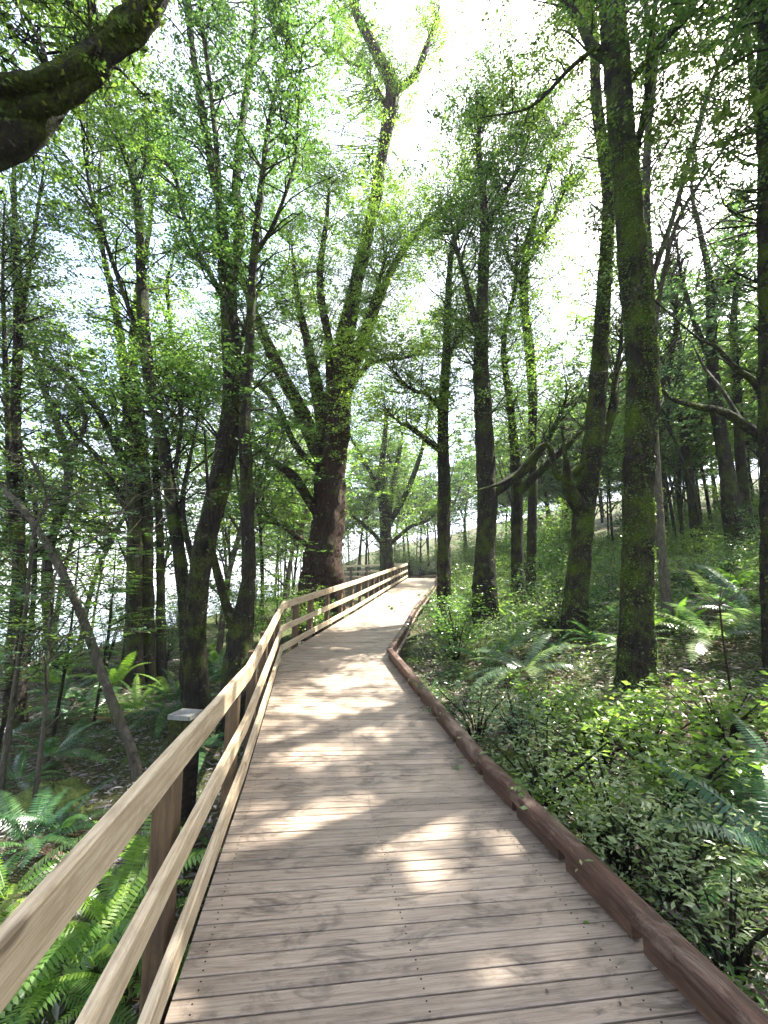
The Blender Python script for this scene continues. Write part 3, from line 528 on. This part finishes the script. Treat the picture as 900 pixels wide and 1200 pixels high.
# trees added off to the right so their crowns shade the walk
for k, (x, y, hgt, lab) in enumerate([(5.2, 2.6, 9, 'tall tree added just outside the right edge to shade the near planks'), (7.2, 5.2, 11, 'tall added shade tree up the slope beyond the right edge'), (3.9, -.6, 9, 'tall added shade tree behind the viewer, right of the boardwalk'), (8.7, 8.1, 16, 'very tall slender tree added beyond the right edge, its crown high overhead to shade the planks'), (9.5, 8.5, 12, 'tall broad added shade tree high on the slope beyond the right edge')]):
    rs = np.random.RandomState(k+77); gz = float(g(x, y)); base = np.array([x, y, gz]); th = thing('added_shade_tree', base, lab, 'tree')
    hgt += 1.5; P = [(0, 0, -.3), (.1, .1, 2.5), (-.1, .2, 5), (.1, 0, hgt)]; V, Fq = tube(P, [.22, .17, .13, .03], 12, .06, .4, k); mk('trunk', V, Fq, M_moss, th); tips = []; tb = []
    for q in range(76 if k == 3 else 60 if k < 3 else 34):
        z0 = rs.uniform(13 if k == 3 else 8.3 if k == 0 else 6.2, hgt-.2); a = rs.rand()*6.28; L = rs.uniform(1.2, 3.4); d = np.array([math.cos(a), math.sin(a), .35]); p0 = np.array([0, 0, z0]); tb.append(tube([p0, p0+d*L*.3+rs.randn(3)*.16, p0+d*L*.65+rs.randn(3)*.38+[0, 0, .25], p0+d*L], [.045, .032, .018, .005], 5)); tips += [p0+d*L, p0+d*L*.7+rs.randn(3)*.3]
    V, Fq = join(tb); mk('limbs', V, Fq, M_bark, th); C = spray_points(np.array(tips), None, 170, .62, rs)+base; V, Fq = leaves(C, .085, .45, .55, .05, rs); mk('crown', V-base, Fq, M_lfA, th, False)
# ------------------------------------------------------------------ background forest: a few tree kinds, copied
def proto_tree(kind, h, nl, lsz, mat, lmat, spread, zlo):
    rs = np.random.RandomState(kind+200); forks = rs.randint(2, 4); tb = []; pts = []
    lean = rs.randn(2)*.5; P = [np.array([0, 0, -.6]), np.array([lean[0]*.3, lean[1]*.3, h*.25]), np.array([lean[0], lean[1], h*.5])]; rb = .06+.035*rs.rand()
    V, Fq = tube(P, [rb*1.2, rb, rb*.8], 8, .07, .4, kind, .5); tr = (V, Fq); pts.append(np.array([P[1], P[2]]))
    for f in range(forks+1):
        a = rs.rand()*6.28; s0 = P[2] if f else P[1]*.4+P[2]*.6; q = [s0, s0+np.array([math.cos(a)*.7, math.sin(a)*.7, h*.2]), s0+np.array([math.cos(a)*1.7, math.sin(a)*1.7, h*.48])+rs.randn(3)*.3]
        tb.append(tube(q, [rb*.65, rb*.42, .02], 6, .05, 0, kind, .5)); c, _ = catmull(q, [1, 1, 1], .25); pts.append(c)
    for f in range(5):                      # low bare crooked limbs
        a = rs.rand()*6.28; z = rs.uniform(.18, .5)*h; s0 = np.array([lean[0]*z/h*2, lean[1]*z/h*2, z]); L = rs.uniform(.8, 2.2); q = [s0, s0+np.array([math.cos(a)*L*.5, math.sin(a)*L*.5, .5*L+rs.randn()*.2]), s0+np.array([math.cos(a)*L, math.sin(a)*L, .8*L+rs.randn()*.3])]
        tb.append(tube(q, [.045, .03, .01], 5, .05, 0, kind, .4)); c, _ = catmull(q, [1, 1, 1], .3); pts.append(c[len(c)//2:])
    A = np.vstack(pts); A = A[A[:, 2] > zlo*h]; ns = 60; idx = rs.randint(0, len(A), ns); tips = A[idx]+rs.randn(ns, 3)*np.array([spread, spread, spread*.5])
    tw = [tube([A[i], (A[i]+t_)/2+rs.randn(3)*.1, t_], [.02, .014, .005], 3, 0, 0, 0, 1.0) for i, t_ in zip(idx, tips)]
    C = spray_points(tips, None, nl//ns, .75, rs, .4); tw.append(twiglets(SUBT[-1], .008)); lv = leaves(C, lsz, .4, .6, .05, rs, False)
    return tr, join(tb+tw), lv, mat, lmat
PT = [proto_tree(0, 11, 9000, .13, M_bark, M_lfA, 1.0, .3), proto_tree(1, 13, 9000, .14, M_bark, M_lfB, 1.2, .28), proto_tree(2, 9, 7000, .12, M_bark, M_lfA, .9, .25), proto_tree(3, 12, 8000, .14, M_bark, M_lfS, 1.1, .3), proto_tree(4, 8, 6500, .11, M_pale, M_lfB, .9, .2)]
PO = []
def meshof(V, Fq, name, mat, sm): o = mk(name, V, Fq, mat, None, sm); me = o.data; bpy.data.objects.remove(o); return me
for tr, br, lv, mat, lm in PT: PO.append((meshof(*tr, 'trunk', mat, True), meshof(*br, 'limbs', mat, True), meshof(*lv, 'crown', lm, False)))
def inst(name, meshes, loc, rz, sc, label, cat, group):
    th = thing(name, loc, label, cat, group, rz); th.scale = (sc,)*3
    for nm, me in meshes: link(bpy.data.objects.new(nm, me), th)
    return th
rb = random.Random(9); placed = []
LAND = [(20, 'the far left trunks'), (95, 'the leaning dead stem'), (165, 'the three crowded trunks'), (235, 'the multi stemmed mossy tree'), (290, 'the twin forked tree'), (385, 'the massive red barked tree'), (455, 'the gnarled far tree'),
        (521, 'the slender straight trunk'), (569, 'the stout dark trunk'), (615, 'the thin forked top tree'), (680, 'the leaning mossy trunk'), (748, 'the largest mossy trunk'), (805, 'the thin slope tree'), (855, 'the upright spreading tree'), (900, 'the right edge trunk')]
SEEN = {}; ORD = ['nearest', 'second nearest', 'third nearest', 'fourth nearest', 'fifth nearest', 'sixth nearest', 'seventh nearest', 'eighth nearest', 'ninth nearest', 'tenth nearest', 'eleventh nearest', 'twelfth nearest', 'thirteenth nearest', 'fourteenth nearest', 'fifteenth nearest', 'sixteenth nearest', 'seventeenth nearest', 'eighteenth nearest']
LATE = []
def where(lab, x, y):                      # a token resolved to words once everything stands
    LATE.append((lab[0], x, y)); return '#%d' % (len(LATE)-1)
def clear(x, y, dmin):
    if y < 31 and float(np.interp(y, YL, XL))-.7 < x < float(np.interp(y, YR, XR))+.7: return False
    if x > 1:                              # stand clear of the sun shafts
        hh = np.arange(3, 11, 1.)[:, None]; G = np.array(GAPS)[None]; gx = G[..., 0]+SUN[0]/SUN[2]*hh; gy = G[..., 1]+SUN[1]/SUN[2]*hh
        if (((gx-x)**2+(gy-y)**2) < 3.2).any(): return False
    return all((x-a)**2+(y-b)**2 > dmin*dmin for a, b in placed)
def scatter(n, fx, fy, kinds, dmin, label, group, smin=.8, smax=1.25):
    c = 0; tries = 0
    while c < n and tries < n*30:
        tries += 1; y = rb.uniform(*fy); x = fx(y)
        if x is None or not clear(x, y, dmin): continue
        placed.append((x, y)); k = rb.choice(kinds); c += 1; lb = where(label.split('|'), x, y)
        inst('forest_tree', list(zip(('trunk', 'limbs', 'crown'), PO[k])), (x, y, float(g(x, y))), rb.uniform(0, 6.28), rb.uniform(smin, smax), lb, 'tree', group)
scatter(19, lambda y: rb.uniform(-1.1*y, float(np.interp(y, YL, XL))-3), (11, 27), [0, 1, 2, 4, 4], 1.7, 'slim forest tree', 'slim trees of the wood left of the fence')
scatter(44, lambda y: rb.uniform(float(np.interp(y, YR, XR))+(7.5 if y < 17 else 2.5), 1.15*y+1), (12, 32), [0, 1, 2, 3, 3], 1.6, 'slim slope tree', 'slim trees on the slope right of the boardwalk')
scatter(80, lambda y: rb.uniform(-.3*y, .8*y), (33, 62), [0, 1, 2, 3, 1], 1.9, 'distant tree', 'distant trees beyond the boardwalk end', .9, 1.4)
scatter(34, lambda y: rb.uniform(.3*y, 1.2*y), (34, 52), [0, 1, 3, 3], 2.2, 'pale hilltop tree', 'pale trees along the top of the right slope', .8, 1.2)
# ------------------------------------------------------------------ shrubs
def proto_shrub(kind, h, r, n, lsz, lmat, asp=.5):
    rs = np.random.RandomState(kind+300); tb = []; tips = []
    for q in range(14):
        a = rs.rand()*6.28; rr_ = r*rs.uniform(.2, 1); p = np.array([math.cos(a)*rr_, math.sin(a)*rr_, h*rs.uniform(.45, 1)]); tb.append(tube([(0, 0, -.1), p*[.35, .35, .5], p], [.012, .008, .003], 4, 0, 0, 0, .4)); tips += [p, p*[.8, .8, .7]]
    C = spray_points(np.array(tips), None, n//28, .2*(h+r), rs, .5); return meshof(*join(tb), 'stems', M_bark, True), meshof(*leaves(C, lsz, .35, asp, 0, rs, False), 'foliage', lmat, False)
SH = [proto_shrub(0, 1.2, .6, 1500, .06, M_lfB), proto_shrub(1, .9, .6, 1400, .045, M_lfS, .4), proto_shrub(2, 1.5, .7, 1700, .065, M_lfA), proto_shrub(3, .5, .4, 900, .035, M_lfS, .4), proto_shrub(4, 2.4, 1.0, 2600, .075, M_lfB), proto_shrub(5, .45, .4, 800, .05, M_lfB)]
def shrub(k, p, sc, label, group=None, name='shrub'): return inst(name, list(zip(('stems', 'foliage'), SH[k])), tuple(p), rb.uniform(0, 6.28), sc, label, 'shrub', group)
for px, py, k, sc, lab in [(535, 775, 0, .9, 'bright yellow green leafy shrub beside the kerb bend'), (560, 745, 0, .8, 'bright shrub under the stout dark trunk'), (560, 870, 3, 1.1, 'small dark twiggy shrub hanging against the near kerb'), (610, 890, 3, 1.1, 'silvery green fine leaved shrub beyond the kerb middle'),
   (650, 740, 2, .9, 'tall pale shrub catching a glare of sun below the leaning mossy trunk'), (520, 715, 1, .7, 'low shrub at the foot of the slender straight trunk'), (640, 850, 5, .9, 'low leafy bush between the kerb and the strap leaved plant'), (700, 900, 5, 1.2, 'broad low leafy bush in the middle of the right verge'),
   (640, 960, 3, 1.3, 'glossy small leaved bush left of the moss cushion'), (760, 900, 5, 1.2, 'low bush in front of the largest mossy trunk'), (800, 960, 5, 1.2, 'green broad leaved bush above the big fern on the right'), (730, 1030, 3, 1.2, 'dark small leaved bush behind the near kerb'), (850, 880, 5, 1.2, 'low bush at the foot of the twiggy dead sapling'),
   (700, 1000, 5, .9, 'low leafy clump right of the moss cushion'), (790, 1060, 3, 1.0, 'dark leafy clump below the big fern'), (860, 1150, 3, .9, 'small leaved clump in the bottom right corner')]:
    shrub(k, gh(px, py), sc*1.3, lab)
FERN0 = [tuple(gh(a, b)[:2]) for a, b in ((615, 800), (575, 790), (735, 770), (835, 765), (880, 735), (800, 750), (700, 760), (650, 770), (692, 862), (845, 720), (640, 820), (780, 790))]
def fill(n, fx, fy, ks, lab, grp, s0=.7, s1=1.3, dm=.55):
    c = 0
    for _ in range(n*12):
        if c >= n: break
        y = rb.uniform(*fy); x = fx(y)
        if y < 31 and float(np.interp(y, YL, XL))-.35 < x < float(np.interp(y, YR, XR))+.55: continue
        if any((x-a)**2+(y-b)**2 < .8 for a, b in FERN0): continue
        c += 1; shrub(rb.choice(ks), (x, y, float(g(x, y))), rb.uniform(s0, s1), where(lab.split('|'), x, y), grp)
fill(118, lambda y: rb.uniform(float(np.interp(y, YR, XR))+.9, 1.1*y), (6.5, 17), [0, 1, 1, 1, 2, 3, 3, 5], 'leafy shrub', 'understorey shrubs on the right slope', .6, 1.1)
fill(70, lambda y: rb.uniform(float(np.interp(y, YR, XR))+1, 1.1*y), (16, 34), [0, 1, 1, 2, 4], 'pale far shrub', 'far understorey shrubs up the right slope', .8, 1.5)
fill(40, lambda y: rb.uniform(-1.05*y, float(np.interp(y, YL, XL))-.8), (9.5, 24), [2, 4, 4, 0], 'tall green shrub', 'understorey shrubs left of the fence', .6, 1.2)
fill(45, lambda y: rb.uniform(-.2*y, .45*y), (33, 50), [2, 4, 0], 'distant woodland shrub', 'shrubs beyond the boardwalk end', 1.2, 2.2)
# leafy saplings whose bright layers hang in front of the lake on the left
for k, (px, py, Y, hw) in enumerate([(60, 860, 6.6, 0), (110, 840, 7.8, 0), (-10, 900, 5.6, 0), (150, 800, 10.5, 0), (235, 760, 12, 0), (320, 740, 12.5, 0)]):
    p = at(px, py, Y); x, y = p[0], p[1]; rs = np.random.RandomState(k+400); base = np.array([x, y, float(g(x, y))]); lab = ['understorey sapling with bright layered leaves in front of the far left trunks', 'sapling with flat bright sprays left of the three dark trunks', 'sapling reaching in from the left edge with bright leaves', 'thin leafy sapling right beside the three dark trunks', 'leafy sapling seen behind the multi stemmed mossy tree', 'bushy sapling left of the massive trunk'][k]
    th = thing('leafy_sapling', base, lab, 'sapling'); H = rs.uniform(2.6, 3.6); tb = [tube([(0, 0, -.2), (.1, 0, H*.5), (0, .1, H)], [.03, .02, .006], 6)]; tips = []
    for q in range(22):
        z0 = H*rs.uniform(.35, 1); a = rs.rand()*6.28; L = rs.uniform(.5, 1.4); p0 = np.array([.1, 0, z0]); p1 = p0+np.array([math.cos(a)*L, math.sin(a)*L, rs.uniform(-.1, .3)]); tb.append(tube([p0, (p0+p1)/2+[0, 0, .08], p1], [.01, .007, .003], 3)); tips += [p1, p0*.4+p1*.6]
    mk('stem', *join(tb), M_bark, th); C = spray_points(np.array(tips), None, 75, .3, rs, .18)+base; V, Fq = leaves(C, .05, .7, .55, 0, rs, False); mk('crown', V-base, Fq, M_lfB if k != 3 else M_lfA, th, False)
# ------------------------------------------------------------------ ferns: each frond a part
def frond_mesh(name, mat, L=1., n=30, wid=.13, rise=.55, droop=.9, seed=0, pw=.8):
    rs = np.random.RandomState(seed); s = np.linspace(0, 1, n); ang = rise-s*droop*1.25; dx = np.cos(ang); dz = np.sin(ang); x = np.cumsum(dx)*L/n; z = np.cumsum(dz)*L/n; V = []; Fc = []
    for i in range(n):                       # rachis
        r = .006*(1-s[i]*.8); V += [(x[i], -r, z[i]+.001), (x[i], r, z[i]+.001)]
        if i: a = 2*i; Fc.append((a-2, a, a+1, a-1))
    for i in range(int(n*.12), n):
        w_ = wid*L*(math.sin(math.pi*min(1, (s[i]*.93+.06)))**.6)*(1-.25*s[i]); 
        for sd in (-1, 1):
            jit = rs.uniform(-.06, .06); dirv = np.array([.34+jit, sd, -.22+rs.uniform(-.08, .08)]); dirv /= np.linalg.norm(dirv); t = np.array([dx[i], 0, dz[i]]); hw = L/n*.5*pw
            p0 = np.array([x[i], 0, z[i]]); pm = p0+dirv*w_*.45; pt = p0+dirv*w_+np.array([0, 0, -.05*w_]); b = len(V)
            V += [tuple(p0-t*hw*.7), tuple(pm-t*hw), tuple(pt), tuple(pm+t*hw), tuple(p0+t*hw*.7)]; Fc += [(b, b+1, b+3, b+4), (b+1, b+2, b+3, b+3)]
    Fc = [tuple(dict.fromkeys(f)) for f in Fc]; me = bpy.data.meshes.new(name); me.from_pydata([tuple(v) for v in V], [], Fc); me.materials.append(mat); return me
FR = {'g': [frond_mesh('frond', M_fern, seed=i, rise=r) for i, r in enumerate((.9, .6, .4))], 'b': [frond_mesh('frond', M_fernB, seed=i+5, rise=r) for i, r in enumerate((1.0, .7, .45))],
      'd': [frond_mesh('frond', M_dead, seed=i+9, rise=.1, droop=.7, wid=.07) for i in range(2)], 's': [frond_mesh('frond', M_lfS, seed=i+13, rise=r, wid=.15) for i, r in enumerate((.8, .5))]}
def fern(p, L, n, kind, label, group=None, az=None, dead=2, rz=None):
    th = thing('fern', tuple(np.array(p)+[0, 0, .02+.12*L]), label, 'fern', group)
    for k in range(n+dead):
        ms = FR[kind] if k < n else FR['d']; o = link(bpy.data.objects.new('frond', rb.choice(ms)), th); a = 2*math.pi*k/n+rb.uniform(-.3, .3) if az is None else az+rb.uniform(-1.2, 1.2)
        sc = L*rb.uniform(.75, 1.15); o.scale = (sc, sc, sc); o.rotation_euler = (rb.uniform(-.35, .35), rb.uniform(-.45, .25) if k < n else .2, a)
    return th
for px, py, L, n, kd, lab in [
  (925, 1045, 1.0, 13, 'g', 'big arching fern at the right edge above the near kerb'), (930, 960, .8, 10, 'g', 'fern cut by the right edge behind the big arching fern'), (800, 1150, .35, 6, 'g', 'small fern low beside the near kerb'),
  (615, 800, 1.05, 14, 's', 'pale sunlit crown fern in the middle of the right verge'), (575, 790, .95, 11, 'g', 'green crown fern between the kerb bend and the pale fern'), (520, 800, .5, 9, 'g', 'small dark fern tucked against the kerb bend'), (735, 770, .85, 10, 'b', 'lime fern at the left foot of the largest mossy trunk'),
  (835, 765, 1.35, 13, 's', 'large pale fern behind the twiggy dead sapling'), (880, 735, 1.3, 12, 'g', 'large fern at the right edge of the slope'), (800, 750, .9, 11, 'b', 'lime green fern right of the largest mossy trunk'), (700, 760, .8, 10, 'g', 'dark fern left of the largest mossy trunk'), (650, 770, .7, 9, 'g', 'dark upright fern below the glaring pale shrub'),
  (100, 850, 1.15, 14, 'g', 'large blue green fern with drooping fronds on the shaded left bank'), (60, 900, .9, 11, 'g', 'blue green fern in front of the far left trunks'), (160, 840, .8, 12, 'b', 'bright fern just left of the mossy multi stem base'), (200, 850, .8, 10, 'g', 'fern beside the short square pile'), (195, 820, .9, 10, 'b', 'lime fern behind the pile at the mossy multi stem base'),
  (30, 1010, .8, 11, 'g', 'green fern at the left edge just above the handrail'), (5, 1075, .75, 12, 'b', 'brilliant lime fern at the left edge behind the top rail'), (70, 990, .65, 10, 'g', 'upright fern on the left bank above the top rail'), (130, 1110, .8, 13, 'b', 'lime fern seen between the top and middle rails'), (165, 1030, .7, 12, 'b', 'bright fern beside the first fence post'),
  (110, 1160, .7, 12, 'b', 'lime fern low behind the middle rail'), (60, 1190, .7, 12, 'b', 'lime fern in the bottom left corner below the rails'), (20, 930, .7, 10, 'g', 'dark fern at the left edge of the mossy bank'), (150, 1190, .45, 9, 'b', 'small lime fern showing between the lower rails'), (250, 1010, .4, 8, 'g', 'small fern under the deck edge behind the bottom rail')]:
    if px < 300 and py > 980: p = at(px, py, 1.0); p = gh(px, py)
    else: p = gh(px, py)
    fern(p, L, n, kd, lab)
for k in range(46):
    y = rb.uniform(8, 18); x = rb.uniform(float(np.interp(y, YR, XR))+1.2, 1.05*y); fern((x, y, float(g(x, y))), rb.uniform(.7, 1.2), 10, rb.choice('gsgb'), where(['slope fern'], x, y), 'ferns over the right slope', dead=1)
for k in range(26):
    y = rb.uniform(6, 15); x = rb.uniform(-1.05*y, float(np.interp(y, YL, XL))-.9); fern((x, y, float(g(x, y))), rb.uniform(.7, 1.1), 10, rb.choice('ggb'), where(['shaded fern'], x, y), 'ferns over the left bank', dead=1)
# ------------------------------------------------------------------ strap leaved plant, dead sapling, moss cushions, logs
def strap(p, L, n, label, mat):
    th = thing('strap_leaved_plant', tuple(p), label, 'plant')
    for k in range(n):
        a = rb.uniform(0, 6.28); l = L*rb.uniform(.6, 1.1); out = rb.uniform(.3, .75); V = []; m_ = 9
        for i in range(m_):
            s = i/(m_-1); r = out*l*s*(.6+.6*s); z = l*(s*1.1-1.0*out*s*s*1.1); w_ = .014*(1-s**2)+.001; V += [(math.cos(a)*r-math.sin(a)*w_, math.sin(a)*r+math.cos(a)*w_, z), (math.cos(a)*r, math.sin(a)*r, z-.006), (math.cos(a)*r+math.sin(a)*w_, math.sin(a)*r-math.cos(a)*w_, z)]
        Fq = [(3*i+j, 3*i+j+3, 3*i+j+4, 3*i+j+1) for i in range(m_-1) for j in (0, 1)]; mk('blade', V, Fq, mat, th)
strap(gh(692, 862), .62, 12, 'strap leaved plant with a long arching blade in the middle of the right verge', M_fernB)
strap(gh(540, 800), .35, 8, 'small strap leaved tuft near the kerb bend', M_fern)
p = gh(860, 835); th = thing('twiggy_dead_sapling', tuple(p), 'bare brown sapling with a whorl of dead pale twigs at its top, right verge', 'sapling'); Yd = p[1]
Q = [at(a, b, Yd)-p for a, b in ((862, 842), (855, 800), (848, 755), (843, 708))]; V, Fq = tube(Q, [.014, .012, .010, .010], 8, .05); mk('stem', V, Fq, M_red, th)
for a, b in ((820, 690), (790, 655), (845, 668), (852, 680), (868, 695), (890, 672), (832, 700), (860, 660), (875, 688), (815, 712), (800, 690)):
    e = at(a, b, Yd+rb.uniform(-.3, .3))-p; V, Fq = tube([Q[-1], Q[-1]*.5+e*.5+np.array([0, 0, -.03]), e], [.007, .005, .002], 5, 0, 0, 0, .1); mk('twig', V, Fq, M_pale, th)
def cushion(p, r, label, h=.45, seed=0):
    rs = np.random.RandomState(seed); nu, nv = 28, 14; V = []
    for j in range(nv+1):
        for i in range(nu):
            a = i/nu*6.283; b = j/nv*math.pi/2; q = 1+.16*math.sin(3*a+seed)+.1*math.sin(5*a+4*b+seed)+.05*rs.randn()*.6; V.append((r*q*math.cos(a)*math.cos(b), r*.8*q*math.sin(a)*math.cos(b), r*h*(math.sin(b)*(1+.1*math.sin(4*a+seed)))-.04))
    Fq = [(j*nu+i, j*nu+(i+1) % nu, (j+1)*nu+(i+1) % nu, (j+1)*nu+i) for j in range(nv) for i in range(nu)]; th = thing('mossy_rock', tuple(p), label, 'rock'); mk('rock', V, Fq, M_mossrock, th)
    VV = np.array(V); C = VV[rs.randint(0, len(VV), 2500)]+rs.randn(2500, 3)*.012; C[:, 2] = np.abs(C[:, 2]); a, b = leaves(C, .02, .1, .6, 0, rs, False); mk('moss', a, b, M_moss_lf, th, False)
cushion(gh(690, 1010), .22, 'yellow green moss cushion directly beyond the kerb joint', .7, 1); cushion(gh(600, 905), .24, 'small mossy mound in the shade beyond the kerb', .8, 2); cushion(gh(60, 945), .5, 'long low mossy mound on the left bank', .5, 3); cushion(gh(165, 800), .8, 'dark root mound under the three crowded trunks', .5, 4); cushion(gh(158, 895), .16, 'moss clump at the foot of the leaning dead stem', .9, 5)
for k, (a, b, r, lab) in enumerate([((560, 860), (700, 835), .045, 'mossy fallen branch lying across the litter beyond the kerb'), ((630, 845), (690, 828), .03, 'short pale fallen branch behind the strap leaved plant'), ((90, 790), (215, 880), .05, 'fallen dark log on the left bank'), ((780, 700), (905, 680), .12, 'dark rotting log behind the large pale fern'), ((480, 676), (530, 672), .1, 'dark log lying past the end of the deck')]):
    p = gh(*a); q = gh(*b); 
    if np.linalg.norm(q-p) > 6: q = p+(q-p)/np.linalg.norm(q-p)*3
    V, Fq = tube([np.zeros(3)+[0, 0, r*.5], (q-p)/2+[0, 0, r*1.3], q-p+[0, 0, r*.5]], [r, r*.9, r*.7], 10, .1, 0, k, .12); o = mk('fallen_branch', V, Fq, M_moss if k != 1 else M_pale, None, origin=p); tag(o, lab, 'log')
# ------------------------------------------------------------------ ground cover and litter (uncountable)
def verge_pts(n, side, ymin, ymax, dmax, rs, pw=1.6):
    y = ymin+(ymax-ymin)*rs.rand(n)**pw
    if side > 0: x = np.interp(y, YR, XR)+.28+rs.rand(n)**1.2*dmax
    else: x = np.interp(y, YL, XL)-.25-rs.rand(n)**1.2*dmax
    return x, y
rs = np.random.RandomState(8)
def patchy(x, y, sc, th, s): return (np.sin(x*sc+s)*np.sin(y*sc*1.1+s*2)+.6*np.sin(x*sc*2.3+y*sc*1.7+s)) > th
for side, n, dm, mat, sz, nm, lab, th_, hh in [(1, 60000, 7, M_lfS, .032, 'ground_cover', 'pale small leaved herbs carpeting the right verge', .22, .2), (1, 30000, 6, M_lfB, .045, 'ground_cover', 'bright green seedlings scattered over the right verge', .4, .25), (-1, 26000, 6, M_lfD, .04, 'ground_cover', 'dark small herbs on the shaded left bank', .1, .15), (1, 12000, 8, M_lfA, .06, 'ground_cover', 'mid green low growth up the right slope', -.2, .35)]:
    m_ = n//12; x, y = verge_pts(m_, side, .8, 12 if nm and lab.startswith('mid') is False else 20, dm, rs, 1.4 if not lab.startswith('mid') else 1.0); k = patchy(x, y, 2.1, th_, n*.001); x, y = x[k], y[k]; hgt = hh*rs.rand(len(x))**.7
    X = np.repeat(x, 18)+rs.randn(len(x)*18)*.055; Y = np.repeat(y, 18)+rs.randn(len(x)*18)*.055; Z = g(X, Y)+np.repeat(hgt, 18)*rs.rand(len(X))**.5+.02
    V, Fq = leaves(np.stack([X, Y, Z], 1), sz, .3, .42, 0, rs, False); o = mk(nm, V, Fq, mat, None, False); tag(o, lab, kind='stuff')
n = 6600; y = 6.5+27*rs.rand(n)**.8; x = np.interp(y, YR, XR)+.9+rs.rand(n)*(1.15*y-.5); k = np.ones(n, bool)
for a, b in FERN0: k &= ((x-a)**2+(y-b)**2 > .35)
x, y = x[k], y[k]; n = len(x); sc = .5+.5*rs.rand(n)+.02*y; m_ = 18; top = np.repeat(sc*(.3+.55*rs.rand(n)), m_)
X = np.repeat(x, m_)+rs.randn(n*m_)*.2*np.repeat(sc, m_); Y = np.repeat(y, m_)+rs.randn(n*m_)*.2*np.repeat(sc, m_); Z = g(X, Y)+top*(.35+.65*rs.rand(n*m_))
V, Fq = leaves(np.stack([X, Y, Z], 1), .05+.0028*Y, .35, .5, 0, rs, False); q = len(V)//8*4
tag(mk('undergrowth', V[:q], Fq[:q//4], M_lfS, None, False), 'pale silvery low growth mantling the right slope', kind='stuff'); tag(mk('undergrowth', V[q:], Fq[q//4:]-q, M_lfB, None, False), 'bright green low growth mantling the right slope', kind='stuff')
for side, n, lab in ((1, 54000, 'pinkish brown dead leaves and twigs littering the right verge'), (-1, 36000, 'brown leaf litter on the left bank')):
    x, y = verge_pts(n, side, .6, 14, 6.5, rs, 1.3); z = g(x, y)+.02+.05*rs.rand(n)
    V, Fq = leaves(np.stack([x, y, z], 1), np.where(rs.rand(n) < .3, .11, .045), .6, .25, 0, rs, False); o = mk('leaf_litter', V, Fq, M_litter, None, False); tag(o, lab, kind='stuff')
# ------------------------------------------------------------------ debris on the deck
rs = np.random.RandomState(44); n = 260; a = rs.rand(n)**1.4*3.6; f = np.where(rs.rand(n) < .5, rs.rand(n), 1-rs.rand(n)**3*.2); C = np.array([interp(NL, q)*(1-h)+interp(NR, q)*h for q, h in zip(a, f)]); C[:, 2] += .006
V, Fq = leaves(C, .022, 1., .5, 0, rs, False); tag(mk('deck_debris', V, Fq, M_litter, None, False), 'tiny dead leaves and bits lying on the planks', kind='stuff')
# ------------------------------------------------------------------ words for the look-alikes: kind, side of the nearest landmark, order from the viewer
keys = {}
for i, (lb, x, y) in enumerate(LATE):
    zc = float(g(x, y)); yc = y*cp+(zc-EYE)*sp; px = 450+F*x/max(yc, .1); k = min(LAND, key=lambda q: abs(q[0]-px))
    if px < -40: rel = 'out past the left edge near '+LAND[0][1]
    elif px > 940: rel = 'out past the right edge near '+LAND[-1][1]
    else: rel = ('left of ' if px < k[0]-9 else 'right of ' if px > k[0]+9 else 'in line with ')+k[1]
    keys.setdefault((lb, rel), []).append((y, i))
words = {}
for (lb, rel), L in keys.items():
    for r, (y, i) in enumerate(sorted(L)): words['#%d' % i] = (lb+' '+rel if len(L) == 1 else ORD[min(r, 17)]+' '+lb+' '+rel)
for o in bpy.data.objects:
    if o.get('label', '').startswith('#'): o['label'] = words[o['label']]

# ------------------------------------------------------------------ haze
m = bpy.data.materials.new('haze'); m.use_nodes = True; t = m.node_tree; t.nodes.remove(t.nodes['Principled BSDF']); v = t.nodes.new('ShaderNodeVolumePrincipled'); v.inputs['Density'].default_value = .0008; v.inputs['Color'].default_value = (.93, .96, 1, 1); v.inputs['Anisotropy'].default_value = 0
t.links.new(v.outputs[0], t.nodes['Material Output'].inputs['Volume'])
X0, X1, Y0, Y1, Z0, Z1 = -1000, 1000, -1000, 1300, -60, 60
V = [(x, y, z) for x in (X0, X1) for y in (Y0, Y1) for z in (Z0, Z1)]
o = mk('haze', V, [[0, 1, 3, 2], [4, 6, 7, 5], [0, 4, 5, 1], [2, 3, 7, 6], [0, 2, 6, 4], [1, 5, 7, 3]], m, None, False); tag(o, 'thin pale sunlit haze in the forest air', kind='stuff')
